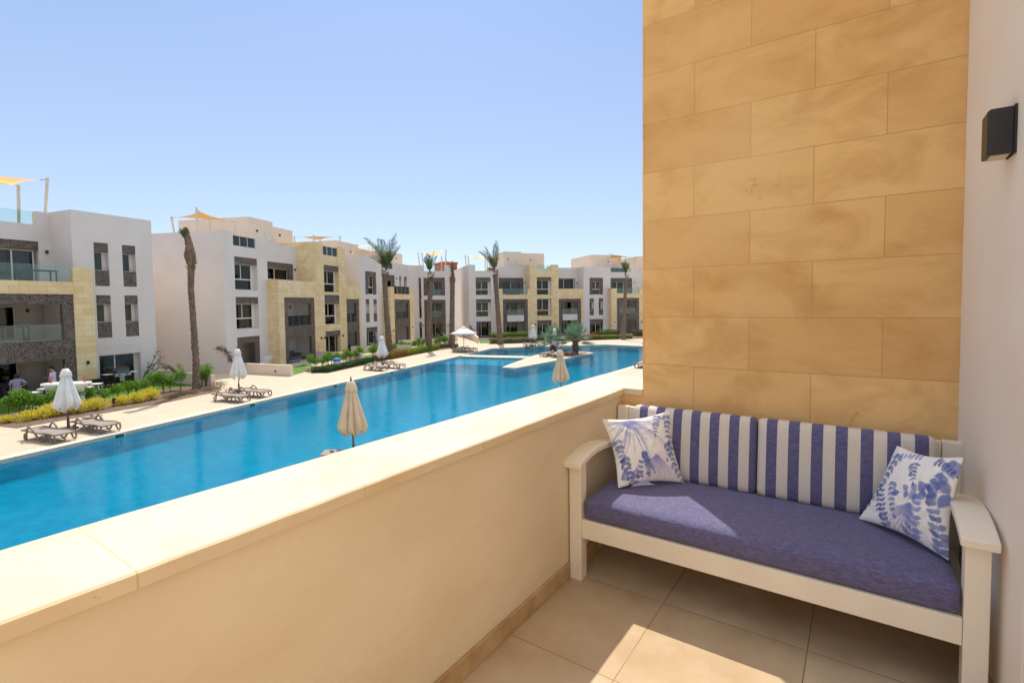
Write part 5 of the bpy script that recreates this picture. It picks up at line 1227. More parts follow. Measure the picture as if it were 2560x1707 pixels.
mb = MB(); mb.box(-.42, .42, -.36, -.285, .80, .98); mb.build('control_panel', M['steel'], gr, bevel=.01)
for a in (-.2, .2): mb = MB(); mb.tube([(a, -.362, .89), (a, -.40, .89)], .04, 10); mb.build('knob', M['blacksteel'], gr)
for a, b_ in ((-.82, -.43), (.43, .85)): mb = MB(); mb.box(a, b_, -.24, .2, .94, .97); mb.build('side_shelf', M['whitepaint'], gr)
mb = MB(); mb.box(-.15, .1, -.30, -.285+.02, .52, .79); mb.build('drip_tray', M['steel'], gr)
cg = F1.P(-4.05, 1.1, Z0-.14); cv = empty('covered_side_table', tuple(cg), 'low black table left of the gas grill', 'table', rz=math.atan2(F1.e.y, F1.e.x)); org[cv.name] = Vector((0, 0, 0))
mb = MB(); mb.box(-.5, .5, -.3, .3, .74, .80); mb.build('table_top', M['blacksteel'], cv, bevel=.01)
for a in (-.42, .42):
    for b_ in (-.24, .24): mb = MB(); mb.box(a-.03, a+.03, b_-.03, b_+.03, 0, .74); mb.build('leg', M['blacksteel'], cv)
mb = MB(); mb.box(-.45, .45, -.27, .27, .45, .739); mb.build('apron', M['blacksteel'], cv)
# upper balcony of the near left building
def small_table(F, s, t, z, label, w_=1.2, d_=.7, h=.74, mat='outsofa'):
    r = empty('balcony_table', tuple(F.P(s, t, z)), label, 'table'); mb = MB(); mb.fbox(F, s-w_/2, s+w_/2, t-d_/2, t+d_/2, z+h-.05, z+h); mb.build('table_top', M[mat], r)
    for a in (-1, 1):
        for b_ in (-1, 1): mb = MB(); mb.fbox(F, s+a*(w_/2-.06)-.025, s+a*(w_/2-.06)+.025, t+b_*(d_/2-.06)-.025, t+b_*(d_/2-.06)+.025, z, z+h-.05); mb.build('leg', M[mat], r)
small_table(F1, -5.7, -.3, 1.36, 'brown table behind the upper glass balustrade of the far left building', 1.5)
small_table(F1, -7.0, -.4, Z1, 'dark table on the middle balcony of the far left building', 1.6)
sofa(F1, -9.4, -7.6, -1.0, -.2, 1.36, 'dark blue sofa on the top balcony of the far left building', mat='sofacush')
small_table(F2, 24.6, .8, 1.3, 'small dark table on the sandstone balcony of the long row', .6, .6, .7)
sofa(F3, 5.4, 7.2, -.4, .4, 1.25, 'dark seat behind the top left balcony glass of the far building', mat='outsofa')
sofa(F3, 22.6, 25.2, -2.2, -1.5, 4.5, 'dark blue sofa on the roof terrace of the far building', mat='sofacush', h=.9)
# a red towel roll on the second side table
p = Vector((-27.05, 13.0, 0)); tw = MB(); tw.ball((p.x, p.y, GZ+.46), (.07, .07, .06), 10, 6)
tag(tw.build('red_ball', surf('red_plastic', (0.6, 0.02, 0.03), rough=.4, bmp=0), smooth=True), 'small red ball on the side table by the second far deck parasol', 'ball')
# garden spot lights in the soil
for x, y, l_ in ((284, 1018, 'black garden spot light between the two yellow shrub clumps'), (953, 903, 'black garden spot light beside the orange hedge')):
    p = at(x, y, GZ); g_ = empty('garden_spotlight', (p.x, p.y, GZ), l_, 'garden light', 'black garden spot lights')
    mb = MB(); mb.tube([(p.x, p.y, GZ), (p.x, p.y, GZ+.22)], .02, 6); mb.build('spike', M['lamp'], g_)
    mb = MB(); mb.tube([(p.x, p.y, GZ+.2), (p.x-.08, p.y+.06, GZ+.42)], [.06, .075], 10); mb.build('lamp_head', M['lamp'], g_, smooth=40)

# ================================================================== PEOPLE
M['skin'] = surf('warm_skin', srgb(196, 142, 112), srgb(184, 128, 98), scale=6, rough=0.6, bmp=0)
M['hair'] = surf('dark_hair', (0.012, 0.009, 0.008), (0.03, 0.022, 0.018), scale=20, rough=0.55, bmp=.3, bscale=80)
M['shirt'] = surf('white_shirt_cloth', srgb(226, 224, 236), srgb(210, 208, 224), scale=8, rough=0.9, bmp=.5, bscale=14, bd=.01)
M['greydress'] = surf('grey_cloth', srgb(158, 154, 166), srgb(140, 136, 150), scale=8, rough=0.9, bmp=.5, bscale=14, bd=.01)
M['trousers'] = surf('dark_trousers', (0.03, 0.03, 0.045), rough=0.9, bmp=.1)
def skinbody(par, J, E_, H):
    """one continuous body grown over a jointed skeleton; J: name -> (xyz, radius) in fractions of the height"""
    names = list(J); me = bpy.data.meshes.new('body')
    me.from_pydata([tuple(Vector(J[n][0])*H) for n in names], [(names.index(a), names.index(b_)) for a, b_ in E_], [])
    o = bpy.data.objects.new('body', me); C.objects.link(o); o.parent = par
    sk = o.modifiers.new('skin', 'SKIN'); lay = me.skin_vertices[0] if me.skin_vertices else None
    if lay is None:
        bm = bmesh.new(); bm.from_mesh(me); bm.verts.layers.skin.verify(); bm.to_mesh(me); bm.free(); lay = me.skin_vertices[0]
    for i, n in enumerate(names):
        r = J[n][1]; r = r if isinstance(r, tuple) else (r, r); lay.data[i].radius = (r[0]*H, r[1]*H); lay.data[i].use_root = (n == 'pelvis')
    sb = o.modifiers.new('smooth', 'SUBSURF'); sb.levels = 2; sb.render_levels = 2
    me.materials.append(M['skin']); return o
def hand(J, E_, side, w_, d, palm_n):
    """palm and five fingers hanging from the wrist vertex"""
    w_ = Vector(w_); d = Vector(d).normalized(); n = Vector(palm_n).normalized(); s = d.cross(n).normalized()
    J[side+'palm'] = (w_+d*.035, .014); E_.append((side+'wrist', side+'palm'))
    J[side+'knuckle'] = (w_+d*.052, .013); E_.append((side+'palm', side+'knuckle'))
    for i, (off, L) in enumerate(((-.016, .036), (-.005, .043), (.006, .040), (.016, .031))):
        a = w_+d*.058+s*off; b_ = a+d*L*.5+n*.006; c = b_+d*L*.4+n*.014
        for k, q in (('a', a), ('b', b_), ('c', c)): J[f'{side}f{i}{k}'] = (q, .0052)
        E_ += [(side+'knuckle', f'{side}f{i}a'), (f'{side}f{i}a', f'{side}f{i}b'), (f'{side}f{i}b', f'{side}f{i}c')]
    a = w_+d*.030-s*.022; b_ = a+d*.02-s*.008; J[side+'t1'] = (a, .0065); J[side+'t2'] = (b_, .0055); E_ += [(side+'palm', side+'t1'), (side+'t1', side+'t2')]
def person(loc, H, rz, label, arms, clothes, headturn=(0, .02), legs=((-.055, 0), (.055, 0))):
    p = empty('person', loc, label, 'person', rz=rz); org[p.name] = Vector((0, 0, 0))
    hy, hz = headturn
    J = {'pelvis': ((0, 0, .52), (.085, .06)), 'waist': ((0, .005, .60), (.075, .05)), 'chest': ((0, .0, .71), (.09, .058)), 'shl': ((0, 0, .80), (.07, .045)), 'neck': ((0, .005, .845), .032),
         'chin': ((0, .012+hy, .875), (.040, .046)), 'head': ((0, .012+hy, .925), (.046, .056)), 'crown': ((0, .008+hy, .965), (.038, .046)), 'nose': ((0, .070+hy, .905), .009)}
    E_ = [('pelvis', 'waist'), ('waist', 'chest'), ('chest', 'shl'), ('shl', 'neck'), ('neck', 'chin'), ('chin', 'head'), ('head', 'crown'), ('chin', 'nose')]
    for i, (s, g) in enumerate(((-1, 'L'), (1, 'R'))):
        el, wr, hd, pn = arms[i]
        J[g+'sho'] = ((s*.105, 0, .795), .034); J[g+'elb'] = (el, .024); J[g+'wrist'] = (wr, .016); E_ += [('shl', g+'sho'), (g+'sho', g+'elb'), (g+'elb', g+'wrist')]
        hand(J, E_, g, wr, hd, pn)
        lx, ly = legs[i]
        J[g+'hip'] = ((s*.052, 0, .47), .055); J[g+'knee'] = ((lx*1.0, ly*.5+.01, .27), .034); J[g+'calf'] = ((lx*1.02, ly*.8-.008, .19), .031); J[g+'ank'] = ((lx*1.05, ly-.01, .04), .02); J[g+'toe'] = ((lx*1.15, ly+.08, .014), .016)
        E_ += [('pelvis', g+'hip'), (g+'hip', g+'knee'), (g+'knee', g+'calf'), (g+'calf', g+'ank'), (g+'ank', g+'toe')]
    J = {k: (tuple(v[0]), v[1]) for k, v in J.items()}
    skinbody(p, J, E_, H)
    mb = MB(); hc = Vector((0, .0+hy, .945))*H
    clothes(p, J, H, mb, hc); return p
def shell(mb, secs, H, k=18):
    """clothing tube: secs = (centre, half width, half depth)"""
    n0 = len(mb.v)
    for (c, rx, ry) in secs:
        for j in range(k):
            g = 2*math.pi*j/k; f = 1+.05*math.sin(j*2.3+c[2]*40)
            mb.v.append(Vector((c[0]+math.cos(g)*rx*f, c[1]+math.sin(g)*ry*f, c[2]))*H)
    for i in range(len(secs)-1):
        for j in range(k): j2 = (j+1) % k; mb.f.append((n0+i*k+j, n0+i*k+j2, n0+(i+1)*k+j2, n0+(i+1)*k+j))
def man_clothes(p, J, H, mb, hc):
    mb.ball(hc+Vector((0, -.006, .012))*H, (.056*H, .064*H, .052*H), 14, 9); mb.build('hair', M['hair'], p, smooth=True)
    mb = MB(); shell(mb, [((0, 0, .44), .105, .075), ((0, 0, .50), .108, .078), ((0, 0, .60), .100, .068), ((0, 0, .70), .112, .076), ((0, 0, .77), .118, .070), ((0, 0, .81), .098, .056), ((0, 0, .838), .045, .042)], H)
    for g in 'LR':
        a, b_, c = [Vector(J[g+n][0])*H for n in ('sho', 'elb', 'wrist')]; mb.tube([a, (a+b_)/2, b_, b_.lerp(c, .35)], [.045*H, .040*H, .036*H, .032*H], 10)
    mb.build('shirt', M['shirt'], p, smooth=True)
    mb = MB(); 
    for s, g in ((-1, 'L'), (1, 'R')): mb.tube([Vector((s*.052, 0, .50))*H]+[Vector(J[g+n][0])*H for n in ('knee', 'calf', 'ank')], [.068*H, .052*H, .046*H, .040*H], 12)
    mb.build('trousers', M['trousers'], p, smooth=True)
def woman_clothes(p, J, H, mb, hc):
    mb.ball(hc+Vector((0, -.012, -.004))*H, (.064*H, .068*H, .060*H), 14, 9)
    n0 = len(mb.v); shell(mb, [((0, -.010, .955), .064, .064), ((0, -.014, .925), .068, .062), ((0, -.016, .885), .066, .056), ((0, -.014, .862), .056, .044)], H, 14)
    mb.build('hair', M['hair'], p, smooth=True)
    mb = MB(); shell(mb, [((0, 0, .37), .135, .095), ((0, 0, .46), .128, .092), ((0, 0, .55), .115, .080), ((0, 0, .63), .105, .072), ((0, 0, .72), .108, .074), ((0, 0, .78), .112, .066), ((0, 0, .82), .085, .052), ((0, 0, .84), .045, .040)], H)
    for g in 'LR':
        a, b_, c = [Vector(J[g+n][0])*H for n in ('sho', 'elb', 'wrist')]; mb.tube([a, (a+b_)/2, b_], [.042*H, .044*H, .042*H], 10)
    mb.build('loose_dress', M['greydress'], p, smooth=True)
# both are seen from behind, so they face the building (local +Y is forward)
fz = math.atan2(-F1.n.y, -F1.n.x)-math.pi/2
person(tuple(F1.P(-5.8, .88, GZ+.01)), 1.72, fz+R(48), 'standing man in a white shirt looking down, seen from behind at the bar table',
       [((-.135, .01, .655), (-.085, .115, .665), (.2, 1, .1), (.3, 0, -1)), ((.135, .01, .64), (.12, .03, .52), (0, .1, -1), (-1, 0, 0))], man_clothes, (.022, 0))
person(tuple(F1.P(-7.45, 1.33, GZ+.01)), 1.56, fz-R(8), 'standing woman in a loose grey dress with dark bobbed hair and hand on hip',
       [((-.15, -.01, .66), (-.14, .03, .56), (-.1, .2, -1), (1, 0, 0)), ((.215, -.05, .665), (.125, -.045, .585), (-1, .2, -.3), (0, 1, 0))], woman_clothes, (.0, 0), ((-.06, 0), (.07, 0)))

# ================================================================== PLANTS
def leafmat(name, cols, scale=9, trans=.30, rough=.5):
    m, t, b = nodes(name); t.nodes.remove(b)
    g = N(t, 'ShaderNodeNewGeometry'); n = N(t, 'ShaderNodeTexNoise', Scale=scale, Detail=3); t.links.new(g.outputs['Position'], n.inputs['Vector'])
    n2 = N(t, 'ShaderNodeTexNoise', Scale=1.3, Detail=2); t.links.new(g.outputs['Position'], n2.inputs['Vector'])
    ri = g.outputs['Random Per Island']
    a = N(t, 'ShaderNodeMath', operation='MULTIPLY_ADD'); a.inputs[1].default_value = .55; t.links.new(ri, a.inputs[0])
    k = N(t, 'ShaderNodeMath', operation='MULTIPLY'); k.inputs[1].default_value = .45; t.links.new(n2.outputs[0], k.inputs[0]); t.links.new(k.outputs[0], a.inputs[2])
    st = [(i/(len(cols)-1)*.8+.1, c) for i, c in enumerate(cols)]
    col = ramp(t, a.outputs[0], st)
    p = N(t, 'ShaderNodeBsdfPrincipled'); t.links.new(col, p.inputs['Base Color']); p.inputs['Roughness'].default_value = rough; p.inputs['Specular IOR Level'].default_value = .35
    tr = N(t, 'ShaderNodeBsdfTranslucent'); t.links.new(col, tr.inputs[0])
    mx = N(t, 'ShaderNodeMixShader'); mx.inputs[0].default_value = trans; t.links.new(p.outputs[0], mx.inputs[1]); t.links.new(tr.outputs[0], mx.inputs[2])
    o = [n for n in t.nodes if n.type == 'OUTPUT_MATERIAL'][0]; t.links.new(mx.outputs[0], o.inputs[0]); return m
M['leaf'] = leafmat('fresh_green_leaves', [(0.06, 0.15, 0.012), (0.15, 0.31, 0.02), (0.29, 0.48, 0.05)])
M['leafdark'] = leafmat('dark_green_leaves', [(0.03, 0.075, 0.018), (0.055, 0.13, 0.03), (0.10, 0.20, 0.05)])
M['leafyellow'] = leafmat('yellow_leaves', [(0.42, 0.36, 0.02), (0.68, 0.58, 0.04), (0.80, 0.72, 0.10)])
M['leaforange'] = leafmat('orange_green_leaves', [(0.13, 0.15, 0.02), (0.34, 0.20, 0.03), (0.50, 0.26, 0.05)])
M['leaflime'] = leafmat('lime_leaves', [(0.13, 0.22, 0.02), (0.25, 0.36, 0.03), (0.40, 0.48, 0.06)])
M['leafsilver'] = leafmat('olive_silver_leaves', [(0.12, 0.16, 0.05), (0.24, 0.28, 0.11), (0.36, 0.40, 0.20)])
M['leafdry'] = leafmat('dry_brown_leaves', [(0.16, 0.10, 0.06), (0.28, 0.20, 0.12), (0.36, 0.33, 0.16)])
M['palmleaf'] = leafmat('date_palm_leaflets', [(0.05, 0.09, 0.03), (0.10, 0.16, 0.06), (0.20, 0.26, 0.12)], trans=.2)
M['fanleaf'] = leafmat('blue_green_fan_leaves', [(0.08, 0.15, 0.07), (0.17, 0.27, 0.15), (0.36, 0.44, 0.32)], trans=.2)
M['petal'] = leafmat('magenta_bracts', [(0.45, 0.02, 0.16), (0.65, 0.05, 0.28), (0.7, 0.12, 0.35)])
M['bark'] = surf('brown_palm_bark', (0.25, 0.175, 0.12), (0.13, 0.09, 0.06), scale=7, rough=0.95, bmp=1.0, bscale=22, bd=.04, world=True)
M['husk'] = surf('pale_palm_husk', (0.27, 0.17, 0.10), (0.14, 0.085, 0.05), scale=6, rough=0.95, bmp=1.0, bscale=30, bd=.03, world=True)
M['stem'] = surf('thin_brown_stem', (0.16, 0.10, 0.06), rough=.9, bmp=0)
def leaf(mb, p, d, n, L, W):
    d = d.normalized(); s = d.cross(n)
    if s.length < 1e-4: s = Vector((1, 0, 0))
    s.normalize(); n = s.cross(d); c = n*(W*.25)
    k = len(mb.v); mb.v += [p, p+d*L*.5+s*W*.5+c, p+d*L, p+d*L*.5-s*W*.5+c]; mb.f += [(k, k+1, k+2), (k, k+2, k+3)]
def rv(rn): 
    while True:
        v = Vector((rn.uniform(-1, 1), rn.uniform(-1, 1), rn.uniform(-1, 1)))
        if .05 < v.length < 1: return v.normalized()
def clump(mb, c, r, n, L, rn, hollow=.45, lump=.35):
    c = Vector(c)
    for _ in range(n):
        v = rv(rn); rad = (hollow+(1-hollow)*rn.random()**.6)*(1+lump*noise.noise(v*2.1+c*3))
        p = c+Vector((v.x*r[0], v.y*r[1], v.z*r[2]))*rad
        leaf(mb, p, v*.6+rv(rn), rv(rn), L*rn.uniform(.7, 1.2), L*.55)
shr = {}
def shrub_proto(kind):
    """a small lollipop shrub: stems and a loose head"""
    if kind in shr: return shr[kind]
    rn = random.Random(kind*13+1); r = empty('standard_shrub'); mb = MB()
    for _ in range(2+kind % 2): mb.tube([(rn.uniform(-.05, .05), rn.uniform(-.05, .05), 0), (rn.uniform(-.06, .06), rn.uniform(-.06, .06), .35), (rn.uniform(-.12, .12), rn.uniform(-.12, .12), .68)], [.018, .014, .008], 5)
    mb.build('stem', M['stem'], r)
    mb = MB(); clump(mb, (0, 0, .70), (.28, .28, .30), 330, .085, rn, .25); 
    for _ in range(5): v = rv(rn); clump(mb, (v.x*.2, v.y*.2, .72+v.z*.16), (.15, .15, .14), 60, .08, rn, .2)
    mb.build('foliage', M['leaf'], r, fix=False); shr[kind] = [r, False]; return shr[kind]
def shrub(x, y, z, s, kind, label, rn):
    pr = shrub_proto(kind); o = pr[0] if not pr[1] else copy_tree(pr[0]); pr[1] = True
    o.location = (x, y, z); o.rotation_euler = (0, 0, rn.uniform(0, 6.28)); o.scale = (s, s, s*rn.uniform(.9, 1.1))
    tag(o, label, 'shrub', 'small green standard shrubs in the planting beds')
ORD = 'first second third fourth fifth sixth seventh eighth ninth tenth eleventh twelfth thirteenth fourteenth fifteenth'.split()
def row(pts, n, label, s=1.0, seed=0, z=GZ, jit=.10):
    rn = random.Random(seed); P = [at(x, y, GZ) for x, y in pts]; D = [0]
    for a, b_ in zip(P[:-1], P[1:]): D.append(D[-1]+(b_-a).length)
    for i in range(n):
        d = D[-1]*(i+.5)/n; k = max(j for j in range(len(P)-1) if D[j] <= d+1e-6); q = P[k].lerp(P[k+1], (d-D[k])/(D[k+1]-D[k]))
        shrub(q.x+rn.uniform(-jit, jit), q.y+rn.uniform(-jit, jit), z, s*rn.uniform(.85, 1.18), rn.randrange(4), (ORD[i]+' '+label+', counted from the left') if n > 1 else label, rn)
row([(6, 1048), (120, 1034), (150, 1030)], 6, 'small green shrub in the row left of the nearest parasol')
row([(150, 1029), (268, 1009)], 5, 'small shrub in the row behind the yellow clumps', seed=2)
row([(285, 1006), (393, 983), (462, 972)], 8, 'small shrub in the row left of the bare palm', 1.02, seed=3)
row([(505, 968), (522, 966)], 2, 'bushy green shrub just right of the bare palm trunk', 1.15, seed=4)
row([(767, 925), (800, 923), (906, 898)], 15, 'small shrub in the row behind the blue bin', .98, seed=5)
row([(925, 897), (942, 893)], 3, 'green shrub left of the parasol by the egg chair', 1.15, seed=6)
row([(984, 882), (1026, 875)], 5, 'green shrub right of the full palm trunk', .95, seed=7)
row([(1030, 874), (1068, 868)], 7, 'green shrub between the two middle palms', .95, seed=8)
row([(1087, 868), (1118, 862)], 5, 'green shrub right of the sparse palm', 1.0, seed=9)
def bush(name, x, y, r, n, L, mat, label, group, seed, cat='shrub', sub=4):
    rn = random.Random(seed); p = at(x, y, GZ); b_ = empty(name, (p.x, p.y, GZ), label, cat, group); mb = MB()
    for i in range(sub):
        a = rn.uniform(0, 6.28); q = rn.uniform(0, .55) if i else 0
        clump(mb, (p.x+math.cos(a)*r[0]*q, p.y+math.sin(a)*r[1]*q, GZ+r[2]*rn.uniform(.7, 1.0)), (r[0]*rn.uniform(.5, .75), r[1]*rn.uniform(.5, .75), r[2]*rn.uniform(.6, .95)), n//sub, L, rn, .2)
    mb.build('foliage', M[mat], b_, fix=False)
    mb = MB()
    for i in range(4): a = rn.uniform(0, 6.28); mb.tube([(p.x, p.y, GZ), (p.x+math.cos(a)*r[0]*.4, p.y+math.sin(a)*r[1]*.4, GZ+r[2]*.9)], [.015, .008], 4)
    mb.build('stem', M['stem'], b_)
for i, (x, y, s, l_) in enumerate(((22, 1061, .6, 'smallest sparse yellow shrub at the left edge of the bed'), (66, 1056, .85, 'second yellow shrub from the left edge of the bed'), (112, 1049, 1.1, 'yellow shrub left of the nearest parasol pole'), (150, 1043, 1.2, 'yellow shrub right behind the nearest parasol pole'), (196, 1037, 1.2, 'yellow shrub right of the nearest parasol pole'), (240, 1029, 1.1, 'yellow shrub at the right end of the longer clump'),
                                   (306, 1017, .95, 'left yellow shrub of the shorter clump beside the spot light'), (340, 1011, 1.1, 'middle yellow shrub of the shorter clump'), (377, 1004, 1.2, 'right yellow shrub of the shorter clump beside the dry ground cover'))):
    bush('yellow_shrub', x, y-5, (.62*s, .55*s, .30*s), int(1100*s), .075, 'leafyellow', l_, 'yellow shrubs along the deck edge', 20+i)
for i, (x, y, s, l_) in enumerate(((420, 998, .8, 'dry brown ground shrub next to the yellow clump'), (450, 990, .9, 'second dry brown ground shrub right of the yellow clump'), (482, 985, .9, 'dry brown ground shrub at the foot of the bare palm'), (515, 979, .9, 'dry brown ground shrub right of the bare palm foot'), (548, 972, .9, 'twiggy dry shrub at the right end of the first bed'))):
    bush('dry_shrub', x, y-2, (.75*s, .6*s, .15*s+(.1 if i == 4 else 0)), 520, .06, 'leafdry', l_, 'dry low shrubs in the first bed', 40+i)
def hedge(pts, wd, h, mat, label, L=.085, dens=900, seed=0, group=None, name='hedge', round_=.35):
    rn = random.Random(seed); P = [at(x, y, GZ) for x, y in pts]; r = empty(name, (P[0].x, P[0].y, GZ), label, 'hedge', group); mb = MB(); core_ = MB()
    for a, b_ in zip(P[:-1], P[1:]):
        d = b_-a; Ln = d.length; d.normalize(); nn = Vector((-d.y, d.x, 0)); nn = nn if nn.dot(a) > 0 else -nn
        for _ in range(int(dens*Ln)):
            u = rn.random()*Ln; v = rn.random(); zz = rn.random()
            k = rn.random()
            if k < .45: zz = 1-rn.random()*.12
            elif k < .85: v = rn.random()*.15
            hh = h*(1+.16*noise.noise(Vector((u*1.4, v, seed)))); off = round_*max(0, zz-.6)*(v-.5)*-1
            p = a+d*u+nn*(wd*(v+off)+.06*noise.noise(Vector((u*2, zz*3, seed))))+Vector((0, 0, .04+hh*zz))
            leaf(mb, p, rv(rn)+Vector((0, 0, .4)), rv(rn), L*rn.uniform(.7, 1.2), L*.55)
        c = [a+nn*.12*wd/.6, b_+nn*.12*wd/.6, b_+nn*wd*.85, a+nn*wd*.85]; core_.prism([(q.x, q.y) for q in c], GZ, GZ+h*.8)
    mb.build('foliage', M[mat], r, fix=False); core_.build('inner_twigs', M['stem'], r)
hg = 'low hedges edging the planting beds'
hedge([(778, 933), (822, 931), (938, 905)], .8, .32, 'leafdark', 'low dark green ground hedge around the blue topped bin', seed=1, group=hg, dens=1000)
hedge([(945, 903), (987, 897)], .8, .55, 'leaforange', 'orange and green hedge at the foot of the full palm', seed=2, group=hg)
hedge([(989, 896.5), (1022, 889.5)], .8, .55, 'leaforange', 'orange hedge right of the full palm trunk', seed=3, group=hg)
hedge([(1022, 889), (1068, 879.5)], .8, .50, 'leaflime', 'lime green hedge left of the sparse palm', seed=4, group=hg)
hedge([(1069, 879), (1100, 873)], .8, .45, 'leaflime', 'lime green hedge right of the sparse palm', seed=5, group=hg)
hedge([(1098, 871.5), (1126, 868.5)], .8, .42, 'leafsilver', 'rounded silvery hedge before the palm stub', seed=6, group=hg)
hedge([(1133, 868), (1147, 867)], .6, .35, 'leafsilver', 'small silvery shrub strip at the passage corner', seed=7, group=hg, dens=400)
hedge([(1225, 859), (1249, 859)], 1.0, .62, 'leafsilver', 'short clipped olive hedge left of the palm at the far building', seed=8, group=hg, L=.07, round_=.1)
hedge([(1255, 859), (1345, 855.5)], 1.0, .62, 'leafsilver', 'long clipped olive hedge behind the far loungers', seed=9, group=hg, L=.07, round_=.1)
hedge([(1345, 856), (1364, 854.5)], 1.0, .60, 'leafdark', 'dark end piece of the clipped hedge', seed=10, group=hg, round_=.1)
hedge([(1225, 851.5), (1245, 851.5)], .9, .95, 'leaf', 'bright green hedge behind the short clipped hedge', seed=11, group=hg)
hedge([(1254, 851.5), (1322, 849)], .9, .95, 'leaf', 'bright green hedge behind the long clipped hedge', seed=12, group=hg)
hedge([(1394, 853), (1422, 851.5)], 1.0, .55, 'leafdark', 'dark brown green hedge behind the island palms', seed=13, group=hg)
hedge([(1426, 851.8), (1469, 850.3)], 1.0, .58, 'leaforange', 'orange hedge behind the right island palm', seed=14, group=hg)
hedge([(1470, 850.3), (1503, 849)], 1.0, .60, 'leaforange', 'orange hedge right of the island palms', seed=15, group=hg)
hedge([(1503, 849), (1551, 847)], 1.0, .50, 'leaflime', 'lime hedge left of the thin far palm', seed=16, group=hg)
hedge([(1560, 847), (1583, 846)], 1.0, .45, 'leaflime', 'lime hedge right of the thin far palm', seed=17, group=hg)
hedge([(1486, 845), (1500, 844.5)], 1.0, .75, 'leafdark', 'dark hedge block behind the orange hedge', seed=18, group=hg)
hedge([(1504, 845), (1552, 843)], 1.4, .95, 'leafdark', 'tall dark hedge before the sandstone tower of the far building', seed=19, group=hg)
hedge([(1590, 841), (1610, 840.5)], 1.4, .9, 'leafdark', 'dark hedge cut off by the stone pillar', seed=20, group=hg)
# beds and lawns
def poly(name, pts, z, mat, kind='structure', **k): return sheet(name, [[Vector((at(x, y, GZ).x, at(x, y, GZ).y, 0)) for x, y in pts]], z, M[mat], kind=kind, **k)
poly('soil_bed', [(-60, 1060), (0, 1066), (41, 1070.5), (420, 1005.4), (497.8, 988.7), (537.6, 981), (556, 974), (533, 963), (470, 965), (393, 976), (268, 1000), (0, 1036), (-60, 1042)], GZ+.012, 'soil')
poly('soil_bed', [(765, 931), (818, 933), (939, 906.5), (906, 898), (767, 919)], GZ+.012, 'soil')
poly('soil_bed', [(942, 904.5), (1021, 890.5), (1101, 875), (1148, 868.5), (1142, 862), (1100, 865), (1020, 878), (930, 893)], GZ+.012, 'soil')
poly('soil_bed', [(1222, 860.5), (1366, 857), (1364, 846), (1222, 846)], GZ+.012, 'soil')
poly('soil_bed', [(1390, 854.5), (1503, 850), (1584, 847.5), (1608, 846), (1608, 838), (1480, 841), (1390, 845)], GZ+.012, 'soil')
la = poly('lawn', [(-60, 1042), (0, 1036), (268, 1000), (393, 976), (470, 965), (505, 960), (470, 948), (398, 952), (330, 966), (200, 990), (-60, 1012)], GZ+.008, 'lawn')
poly('lawn', [(733, 938), (768, 928), (766, 918), (792, 914), (760, 911), (732, 917)], GZ+.008, 'lawn')
poly('lawn', [(907, 901), (931, 896), (932, 885), (908, 888)], GZ+.008, 'lawn')
poly('lawn', [(1199, 858), (1223, 858), (1223, 851), (1199, 852)], GZ+.008, 'lawn')
mbt = MB(); rn = random.Random(77)
for _ in range(9000):
    x = rn.uniform(0, 480); yl = 1036-(x/480)*72; p = at(x, yl-rn.random()*18, GZ); leaf(mbt, p+Vector((0, 0, .008)), Vector((rn.uniform(-.4, .4), rn.uniform(-.4, .4), 1)), rv(rn), rn.uniform(.04, .08), .014)
tag(mbt.build('grass', M['leaf'], fix=False), 'short green grass behind the first planting bed', 'grass', kind='stuff')

# ---- palms
def up(base, x, y): 
    d = ray(x, y); k = math.hypot(base.x, base.y)/math.hypot(d.x, d.y); return d*k
def trunk(name, base, pts, rads, mat, par, rings=26, bump_=.12):
    P = [base]+[up(base, x, y) for x, y in pts]; n = len(P); Q, Rr = [], []
    tot = (len(P)-1)
    steps = rings*2
    for i in range(steps+1):
        u = i/steps*tot; k = min(int(u), tot-1); f = u-k
        a, b_ = P[k], P[k+1]; Q.append(a.lerp(b_, f)); r = rads[k]*(1-f)+rads[k+1]*f; Rr.append(r*(1+bump_*(1 if i % 2 else -1)*.6))
    mb = MB(); mb.tube(Q, Rr, 12)
    for i, v in enumerate(mb.v[:-1]): pass
    mb.v = [v+Vector((noise.noise(v*6), noise.noise(v*6+Vector((9, 0, 0))), 0))*.035 for v in mb.v]
    return mb.build(name, mat, par, smooth=35)
def boots(par, c, r, h, n, rn, mat='husk', L=.35, name='frond_stubs'):
    mb = MB()
    for i in range(n):
        a = rn.uniform(0, 6.28); z = rn.uniform(0, h); p = c+Vector((math.cos(a)*r*.8, math.sin(a)*r*.8, z)); d = Vector((math.cos(a)*.75, math.sin(a)*.75, rn.uniform(.5, 1.4))).normalized()
        mb.tube([p, p+d*L*rn.uniform(.5, 1)], [.05, .02], 5, flat=.5)
    mb.build(name, M[mat], par)
def frond(mb, st, A, tip, sag, rn, n=34, L=.42, W=.045, mid=.5):
    A, tip = Vector(A), Vector(tip); c = A.lerp(tip, mid)+Vector((0, 0, sag)); pr = None; pts = []
    for i in range(13): u = i/12; pts.append(A*(1-u)**2+c*2*u*(1-u)+tip*u*u)
    st.tube(pts, [.028*(1-i/13)+.006 for i in range(13)], 4)
    for i in range(n):
        u = .12+.88*i/n; k = min(int(u*12), 11); p = pts[k].lerp(pts[k+1], u*12-k); d = (pts[k+1]-pts[k]).normalized(); s = d.cross(Vector((0, 0, 1)))
        s = s.normalized() if s.length > .1 else Vector((1, 0, 0)); upv = s.cross(d)
        l = L*(math.sin(math.pi*min(1, .18+u*.80))**.6)
        for g in (-1, 1):
            dd = d*.75+s*g*rn.uniform(.6, .9)+upv*rn.uniform(-.1, .45)+Vector((0, 0, -.15))
            leaf(mb, p, dd, upv+rv(rn)*.3, l*rn.uniform(.8, 1.1), W)
